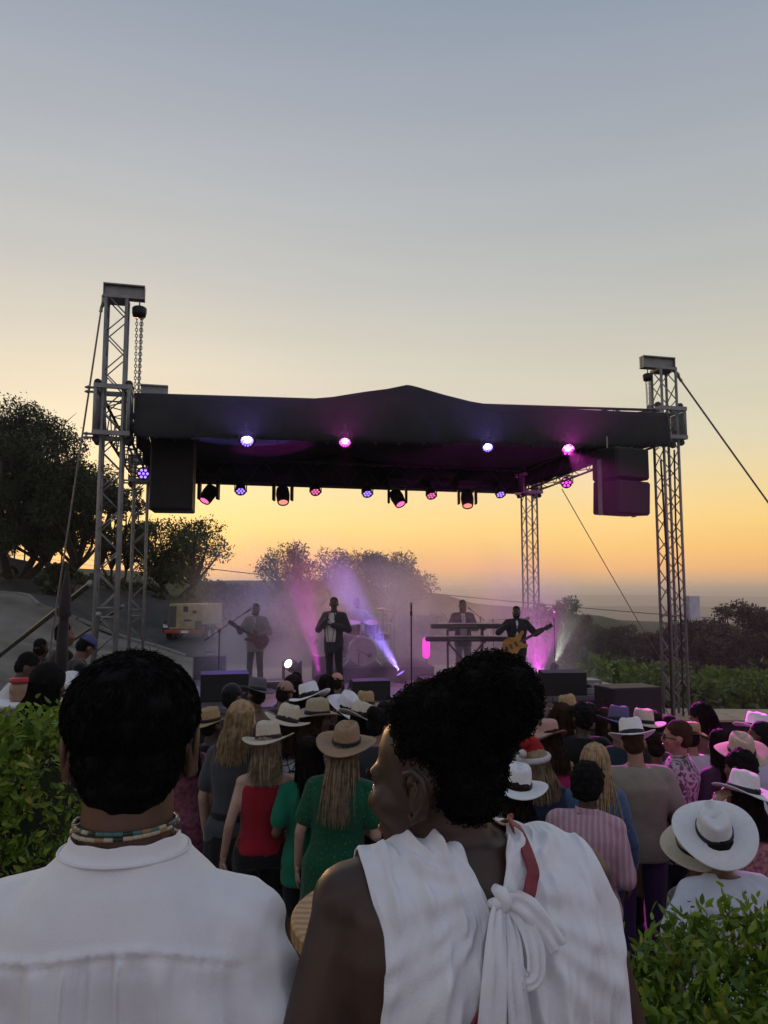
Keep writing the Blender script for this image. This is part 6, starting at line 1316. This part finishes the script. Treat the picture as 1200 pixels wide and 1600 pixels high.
# ---- near woman
wx = at(727, 1300, 1.22).x
BW_ = 1.34
wom, wJ, wH, wU = person('near woman with natural updo in a white sleeveless blouse tied at the back', pos=(wx, 1.22, 0), S=1.765, sex='f', sk='dark', face=14, top=None, bcol=CHARC, hair=None, arms=(((.10, -.04, -.29), (.09, .07, -.53)), ((.075, -.02, -.285), (.06, .10, -.52))), vox=.0072, bw=BW_, yaw=50, tilt=0, pitch=-8, hdz=-.074, hdx=-.028, neck=.060, facep=True)
WBL = fab('white_gauze', (.78, .78, .82), (.83, .83, .86), bump=.15, bs=300, scale=40)
def blouse():
    tb = MB(); zz_ = np.array([t[0] for t in TORSO['f']]); zs_ = np.linspace(.9, 1.47, 40)
    cols = [np.interp(zs_, zz_, np.array([t[k] for t in TORSO['f']])) for k in (1, 2, 3)]
    cols = [np.convolve(np.pad(c, 2, 'edge'), [.1, .25, .3, .25, .1], 'valid') for c in cols]
    tb.loft([ring((0, yo, z), rx*BW_, ry*(.4+.6*BW_), wU, 64) for z, rx, ry, yo in zip(zs_, *cols)])
    for s in (-1, 1): tb.cap(wU @ Vector((s*.05, -.01, 1.425)), wJ[s][0], .05, .056, 24)
    tb.cap(wJ[1][0], wJ[1][1], .056, .044, 28)
    tree_ = BVHTree.FromPolygons(tb.v, tb.f)
    ax = Vector((0, -.012, 1.375))
    def hit(x, u):
        """u: 0..1 back hem to shoulder base, 1..2 over the shoulder, 2..3 front"""
        if u < 1: o_ = Vector((x, -1, .98+(ax.z-.98)*u)); d = Vector((0, 1, 0))
        elif u < 2: a = math.pi*(u-1); d = Vector((0, math.cos(a), -math.sin(a))); o_ = Vector((x, ax.y, ax.z)) - d*.6
        else: o_ = Vector((x, 1, ax.z-(ax.z-.98)*(u-2))); d = Vector((0, -1, 0))
        h = tree_.ray_cast(o_, d); 
        return (h[0], -d) if h[0] is not None else (None, -d)
    def xin(u):
        if u < .84: return .0
        if u < 1.05: return .0125*math.sin(math.pi*(u-.84)/.21)**.7
        if u < 1.12: return .003+.009*(u-1.05)/.07
        if u < 1.5: return .012 + .050*((u-1.12)/.38)**1.15
        if u < 2: return .062 - .010*((u-1.5)/.5)**2
        if u < 2.2: return .052*(1-(u-2)/.2)
        return 0
    def xout(u, s=-1):
        if s > 0:
            if u < 1: return .232 - .012*u*u
            if u < 1.5: return .220 - .032*math.sin(math.pi*(u-1))
            return .186
        if u < 1: return .168 - .018*(u**2)
        if u < 1.5: return .150 + .018*math.sin(math.pi*(u-1)/1.0)
        if u < 2: return .168 - .02*(u-1.5)
        return .158
    nu, ns = 210, 92; tie = Vector((0, 0, 1.42))
    for s in (-1, 1):
        V = []; last = {}
        for i in range(nu):
            u = 3*i/(nu-1)
            for j in range(ns):
                t = j/(ns-1); x = s*(xin(u) + (xout(u, s)-xin(u))*t); p, nrm = hit(x, u); xq = x
                while p is None and abs(xq) > .01: xq *= .97; p, nrm = hit(xq, u)
                dx = x - 0; dz = p.z-1.425; dist = math.hypot(dx, dz); ang = math.atan2(dx*s, -dz)
                off = .010 + .004*t*(1-t)*4
                if u < 1.5:
                    off += .0115*math.sin(ang*23+2*math.sin(ang*5+p.z*6))*math.exp(-dist/.20)*min(1, dist/.02) + .019*min(1, max(0, (1.38-p.z)/.1))*(.5+.5*math.sin(x*62+1.2*math.sin(p.z*11)+s*1.3)) + (.0065*(1-2*abs(math.sin(x*62+1.3*math.sin(p.z*14+x*20)))) + .0026*(1-2*abs(math.sin(x*150+2.2*math.sin(p.z*17)))))*min(1, dist/.05) + .003*noise.noise(Vector((x*22, p.z*9, s*3)))
                    if t < .06: off += .004*(1-t/.06)
                    if t < .10 and 1.05 < u < 1.5: off += .0016*math.sin(u*110)*(1-t/.10)
                else: off += .006*math.sin(x*60)
                if t > .96: off -= .004*(t-.96)/.04
                off = max(off, .009 + .25*(off-.009)) if off < .009 else off
                off = max(off, .0075)
                # keep cloth from following hollows: small smoothing toward a fuller back
                V.append(p + nrm*off)
        # relax
        A = np.array([tuple(v) for v in V]).reshape(nu, ns, 3)
        for it in range(3):
            B = A.copy(); B[1:-1] = (A[:-2]+A[1:-1]*2+A[2:])/4; A = B
        i = np.arange(nu-1)[:, None]*ns + np.arange(ns-1)[None]; Q = np.stack([i, i+1, i+1+ns, i+ns], -1).reshape(-1, 4)
        if s > 0: Q = Q[:, ::-1]
        o = link('blouse_panel', npmesh('blouse_panel', A.reshape(-1, 3), Q, True), wom, WBL); o.modifiers.new('t', 'SOLIDIFY').thickness = -.003
    # side gussets under the arms, and skirt of the blouse
    tk = MB(); tk.loft([ring((0, yo, z), rx*BW_+.008, ry*(.4+.6*BW_)+.008, wU) for z, rx, ry, yo in TORSO['f'] if z < 1.30])
    tk.build('blouse_sides', WBL, wom, True)
    def surf(x, z, off):
        h = tree_.ray_cast(Vector((x, -1, z)), Vector((0, 1, 0))); y = h[0].y if h[0] is not None else -.1
        return Vector((x, y-off, z))
    def strap(name, pts, wd, th, m, offs):
        """flat band through points on the back"""
        P_ = [surf(q[0], q[1], o_) if len(q) == 2 else Vector(q) for q, o_ in zip(pts, offs)]; n0 = len(P_); wl = wd if isinstance(wd, (list, tuple)) else [wd]*n0; Q_ = []; W_ = []
        for i in range(n0-1):
            a, b_, c, d = P_[max(i-1, 0)], P_[i], P_[i+1], P_[min(i+2, n0-1)]
            for k in range(6):
                t = k/6; Q_.append(.5*((2*b_) + (c-a)*t + (2*a-5*b_+4*c-d)*t*t + (3*b_-a-3*c+d)*t**3)); W_.append(wl[i]+(wl[i+1]-wl[i])*t)
        Q_.append(P_[-1]); W_.append(wl[-1]); P_ = Q_; n = len(P_); b = MB(); rings = []; ph = rnd.random()*6; rip = .0022 if m is WBL else 0
        for i in range(n):
            d = (P_[min(i+1, n-1)]-P_[max(i-1, 0)]).normalized(); nr = Vector((0, -1, .12)); sd_ = d.cross(nr).normalized(); nr = sd_.cross(d).normalized(); w2 = W_[i]/2; L1 = []; L2 = []
            for k in range(9):
                t = k/8*2-1; h_ = rip*math.sin(t*6.5+ph+i*.12)+rip*.7*math.sin(t*13+ph*2+i*.3); L1.append(P_[i]+sd_*w2*t+nr*(h_+th*.6)); L2.append(P_[i]+sd_*w2*t+nr*(h_-th*.6))
            rings.append(L1 + L2[::-1])
        b.loft(rings); return b.build(name, m, wom, True)
    RS = mat('red_leather', (.22, .035, .045), .5, .15, 30, .1, 80)
    strap('bag_strap', [(.075, .05, 1.448), (.074, .01, 1.484), (.068, -.040, 1.482), (.061, 1.452), (.055, 1.437), (.044, 1.420), (.028, 1.402)], .018, .003, RS, [0, 0, 0, .028, .028, .027, .018])
    strap('bag_strap', [(.012, 1.37), (-.012, 1.335), (-.036, 1.300), (-.066, 1.255), (-.10, 1.20), (-.14, 1.12)], .020, .003, RS, [.028, .032, .036, .038, .038, .036])
    up_ = .022
    def sh_(P_): return [(x, z+up_) for x, z in P_]
    strap('tie_tail', sh_([(.0, 1.402), (-.010, 1.385), (-.018, 1.35), (-.024, 1.31), (-.030, 1.262), (-.032, 1.245)]), [.014, .022, .030, .036, .040, .040], .0014, WBL, [.036, .042, .044, .044, .044, .044])
    strap('tie_tail', sh_([(.0, 1.402), (.016, 1.404), (.034, 1.394), (.050, 1.376), (.066, 1.352), (.072, 1.342)]), [.016, .026, .030, .028, .028, .030], .0018, WBL, [.040, .048, .050, .046, .042, .040])
    strap('tie_tail', sh_([(.004, 1.398), (.010, 1.36), (.006, 1.31), (.010, 1.26), (.014, 1.20), (.015, 1.16)]), [.012, .020, .026, .032, .036, .036], .0014, WBL, [.034, .038, .040, .041, .042, .042])
    strap('tie_loop', sh_([(.006, 1.398), (.024, 1.380), (.036, 1.350), (.034, 1.318), (.020, 1.312), (.010, 1.33), (.006, 1.36)]), [.012, .020, .026, .026, .022, .018, .014], .0016, WBL, [.034, .040, .042, .040, .038, .036, .034])
    k0 = surf(0, 1.402+up_, .034); kb_ = MB(); M_ = Matrix.Rotation(R(24), 3, 'Y')
    kb_.tube([k0 + M_ @ Vector(v) for v in ((-.010, .006, .010), (-.004, -.006, .009), (.004, -.008, .004), (.008, -.004, -.006), (.006, .006, -.013))], [.006, .010, .0105, .0095, .006], 10); kb_.tube([k0 + M_ @ Vector(v) for v in ((.010, .004, .008), (.004, -.005, .002), (-.004, -.005, -.006), (-.010, .004, -.010))], [.005, .009, .009, .005], 10); kb_.build('tie_knot', WBL, wom, True)
AFTER.append(blouse)
# hair: dense small coils over the crown and a high rolled bun
hm2 = hairmat('black'); hb_ = MB()
LOBES = [((0, -.034, .066), (.083, .092, .076)), ((0, -.056, .008), (.072, .054, .070)), ((.006, -.114, .112), (.070, .066, .066)), ((.0, -.082, .060), (.064, .050, .058)), ((.0, -.006, .098), (.062, .060, .044)), ((.004, -.058, .108), (.064, .054, .048))]
for c, r_ in LOBES: hb_.ell(wH @ Vector(c), r_, wH.to_3x3(), 18, 13)
ho_ = link('hair', bpy.data.meshes.new('hair'), wom, None); ho_.data.materials.append(hm2)
remesh_later(ho_, hb_, .006, 3, lambda co, no: co + no*(.0045*vnoise(co, 95, 1)+.003*vnoise(co, 190, 4)+.0035*np.abs(vnoise(co, 50, 7)))[:, None])
r2 = random.Random(9); cl = MB()
def inside(p, skip):
    for k, (c, r_) in enumerate(LOBES):
        if k != skip and sum(((p[i]-c[i])/r_[i])**2 for i in range(3)) < .97: return True
    return False
cnt = 0
while cnt < 3400:
    k = r2.choices(range(6), [4, 2.4, 2.6, 1.6, 1.2, 1.2])[0]; c, r_ = LOBES[k]; d = Vector((r2.gauss(0, 1), r2.gauss(0, 1), r2.gauss(0, 1))).normalized(); p = Vector((c[0]+d.x*r_[0], c[1]+d.y*r_[1], c[2]+d.z*r_[2]))
    if inside(p, k) or (p.y > .025 and p.z < .10) or (p.y > -.015 and p.z < .045) or p.z < -.075: continue
    t1 = d.cross(Vector((r2.gauss(0, 1), r2.gauss(0, 1), r2.gauss(0, 1)))).normalized(); ax_ = (t1 + d*r2.uniform(.1, .6)).normalized(); e1_, e2_ = frame(ax_); L_ = r2.uniform(.014, .030); rc_ = r2.uniform(.0016, .0034); n = 11; turns = r2.uniform(1.2, 2.4)
    cl.tube([wH @ (p + ax_*L_*(i/(n-1)-.4) + (e1_*math.cos(6.28*turns*i/n) + e2_*math.sin(6.28*turns*i/n))*rc_ + d*.002) for i in range(n)], .0009, 3); cnt += 1
cl.build('hair_coils', hm2, wom, True)
# ------------------------------------------------------------------ round table top between them
tp_ = at(643, 1425, 2.05); e = empty('cocktail_table', (tp_.x, 2.05, 0.0), 0, 'round wooden cocktail table beyond the near woman\'s arm', 'table'); tzz = at(643, 1425, 2.05).z
TW = mat('table_wood', (.42, .25, .12), .5, .2, 3, .08, 40); n_ = TW.node_tree; wv = n_.nodes.new('ShaderNodeTexWave'); wv.inputs['Scale'].default_value = 9; wv.inputs['Distortion'].default_value = 6; wv.inputs['Detail'].default_value = 3; wv.bands_direction = 'Y'
tcn = n_.nodes.new('ShaderNodeTexCoord'); n_.links.new(tcn.outputs['Object'], wv.inputs['Vector']); rp_ = n_.nodes.new('ShaderNodeValToRGB'); rp_.color_ramp.elements[0].color = (.30, .16, .07, 1); rp_.color_ramp.elements[1].color = (.46, .29, .15, 1); n_.links.new(wv.outputs['Fac'], rp_.inputs[0]); n_.links.new(rp_.outputs[0], n_.nodes['Principled BSDF'].inputs['Base Color'])
MB().lathe([(.02, tzz-.045), (.295, tzz-.045), (.305, tzz-.038), (.305, tzz-.006), (.298, tzz), (.02, tzz)], (0, 0, 0), 48).build('table_top', TW, e, True); autosmooth(e.children[0].data, 35)
MB().tube([(0, 0, .03), (0, 0, tzz-.04)], .035, 12).build('pole', BLACKM, e); MB().lathe([(.24, 0), (.24, .02), (.06, .04)], (0, 0, 0), 24).build('base', BLACKM, e)
# ------------------------------------------------------------------ hedges
def hedge(label, x0, x1, y0, y1, topf, n, seed, z0=0.0, size=.036, name='hedge'):
    r = np.random.RandomState(seed); e = empty(name, ((x0+x1)/2, (y0+y1)/2, z0), 0, label, 'hedge'); ox, oy = e.location.x, e.location.y
    # core of twigs
    nxg, nyg = 26, 12; xs = np.linspace(x0+.06, x1-.06, nxg); ys = np.linspace(y0+.07, y1-.07, nyg)
    rr_ = random.Random(seed); tw = MB()
    for i in range(260):
        x = rr_.uniform(x0+.05, x1-.05); y = rr_.uniform(y0+.05, y1-.05); h = topf(x)*rr_.uniform(.6, .97)
        tw.tube([(x-ox, y-oy, rr_.uniform(0, .2)), (x-ox+rr_.gauss(0, .05), y-oy+rr_.gauss(0, .05), h*.55), (x-ox+rr_.gauss(0, .09), y-oy+rr_.gauss(0, .09), h)], [.008, .005, .002], 4)
    tw.build('twigs', BARK, e)
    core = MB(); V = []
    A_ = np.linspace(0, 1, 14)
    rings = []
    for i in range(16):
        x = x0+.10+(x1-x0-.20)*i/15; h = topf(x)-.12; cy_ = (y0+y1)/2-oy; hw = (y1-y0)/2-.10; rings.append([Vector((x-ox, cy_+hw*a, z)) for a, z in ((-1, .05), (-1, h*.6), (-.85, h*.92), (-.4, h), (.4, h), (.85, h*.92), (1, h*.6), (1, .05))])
    core.loft(rings); core.build('inner_mass', mat('hedge_inner', (.012, .022, .006), .95, .5, 22, 1.0, 40), e, True)  # added dark filler, its colour standing in for shade behind the leaves
    # leaves: mostly on the outer shell, in sprays
    ns_ = n//7; sx = r.uniform(x0, x1, ns_); face = r.rand(ns_); hh = np.array([topf(x) for x in sx])
    sy = np.where(face < .42, y0 + .05*r.rand(ns_), np.where(face < .55, y1-.05*r.rand(ns_), r.uniform(y0, y1, ns_))); sz = np.where(face < .55, hh*(1-.9*r.rand(ns_)**1.3), hh - .05*r.rand(ns_))
    en = face > .88; sx = np.where(en & (r.rand(ns_) < .5), x0 + .04*r.rand(ns_), np.where(en, x1-.04*r.rand(ns_), sx)); sz = np.where(en, hh*(1-.7*r.rand(ns_)), sz)
    bul = .05*np.sin(sx*13+sz*9)+.04*np.sin(sz*17+sy*11); out = np.stack([0*sx, np.where(face < .42, -1., np.where(face < .55, 1., 0)), np.where(face < .55, .25, 1.)], -1); out[en] = 0; out[en, 0] = np.where(sx[en] < (x0+x1)/2, -1, 1); out[en, 2] = .3
    base = np.stack([sx, sy, sz], -1) + out*bul[:, None]
    dirs = out + .55*r.normal(size=(ns_, 3)); dirs[:, 2] += .55; dirs /= np.linalg.norm(dirs, axis=1)[:, None]
    ln = .05+.09*r.rand(ns_)**2
    VV = []; k7 = 7
    idx = np.repeat(np.arange(ns_), k7); m_ = len(idx); t = np.tile(np.linspace(.1, 1, k7), ns_)
    st_ = base[idx] + dirs[idx]*(ln[idx]*t)[:, None]
    ax = dirs[idx]*.7 + .75*r.normal(size=(m_, 3)); ax /= np.linalg.norm(ax, axis=1)[:, None]; sd_ = np.cross(ax, r.normal(size=(m_, 3))); sd_ /= np.linalg.norm(sd_, axis=1)[:, None]; nr = np.cross(ax, sd_)
    L = (size*(.35+1.0*r.rand(m_)))[:, None]; W = L*.21
    P0 = st_; mk = lambda a, b, c: P0 + ax*L*a + sd_*W*b + nr*L*c
    pts = [mk(0, 0, 0), mk(.3, -1, .05), mk(.65, -.8, .03), mk(1, 0, -.08), mk(.65, .8, .03), mk(.3, 1, .05), mk(.3, 0, -.015), mk(.66, 0, -.04)]
    V = np.stack(pts, 1).reshape(-1, 3) - np.array([ox, oy, 0]); b0 = (np.arange(m_)*8)[:, None]
    tri = np.array([(0, 1, 6, 6), (1, 2, 7, 6), (2, 3, 7, 7), (0, 6, 5, 5), (6, 7, 4, 5), (7, 3, 4, 4)])
    T3 = np.array([(0, 1, 6), (1, 2, 6), (2, 7, 6), (2, 3, 7), (0, 6, 5), (6, 4, 5), (6, 7, 4), (7, 3, 4)])
    Q = (b0[:, None, :] + T3[None]).reshape(-1, 3)
    o = link('leaves', npmesh('leaves', V, Q, True), e, leafmat('hedge_leaf', (.055, .12, .012), (.22, .32, .03), .35)); o['kind'] = 'stuff'
hl = at(112, 1100, 2.9).x
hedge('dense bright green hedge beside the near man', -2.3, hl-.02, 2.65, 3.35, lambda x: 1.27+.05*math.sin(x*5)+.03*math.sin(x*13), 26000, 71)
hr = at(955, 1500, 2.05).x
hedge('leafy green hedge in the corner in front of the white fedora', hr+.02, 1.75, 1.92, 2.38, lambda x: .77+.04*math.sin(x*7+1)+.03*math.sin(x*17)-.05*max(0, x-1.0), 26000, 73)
run_remesh()
for fn in AFTER: fn()
# ------------------------------------------------------------------ haze over the plain
hz = bpy.data.materials.new('haze'); hz.use_nodes = True; hn = hz.node_tree; hn.nodes.clear()
ho = hn.nodes.new('ShaderNodeOutputMaterial'); hv = hn.nodes.new('ShaderNodeVolumePrincipled'); hv.inputs['Color'].default_value = (.93, .90, .86, 1); hv.inputs['Density'].default_value = .0006; hv.inputs['Anisotropy'].default_value = .3
hn.links.new(hv.outputs[0], ho.inputs['Volume'])
hb = MB().box((0, 0, 0), (19000, 19000, 64)).build('haze', hz); hb.location = (0, 0, -19); hb['kind'] = 'stuff'; tag(hb, 'thin dusty evening haze over the whole valley', 'haze')
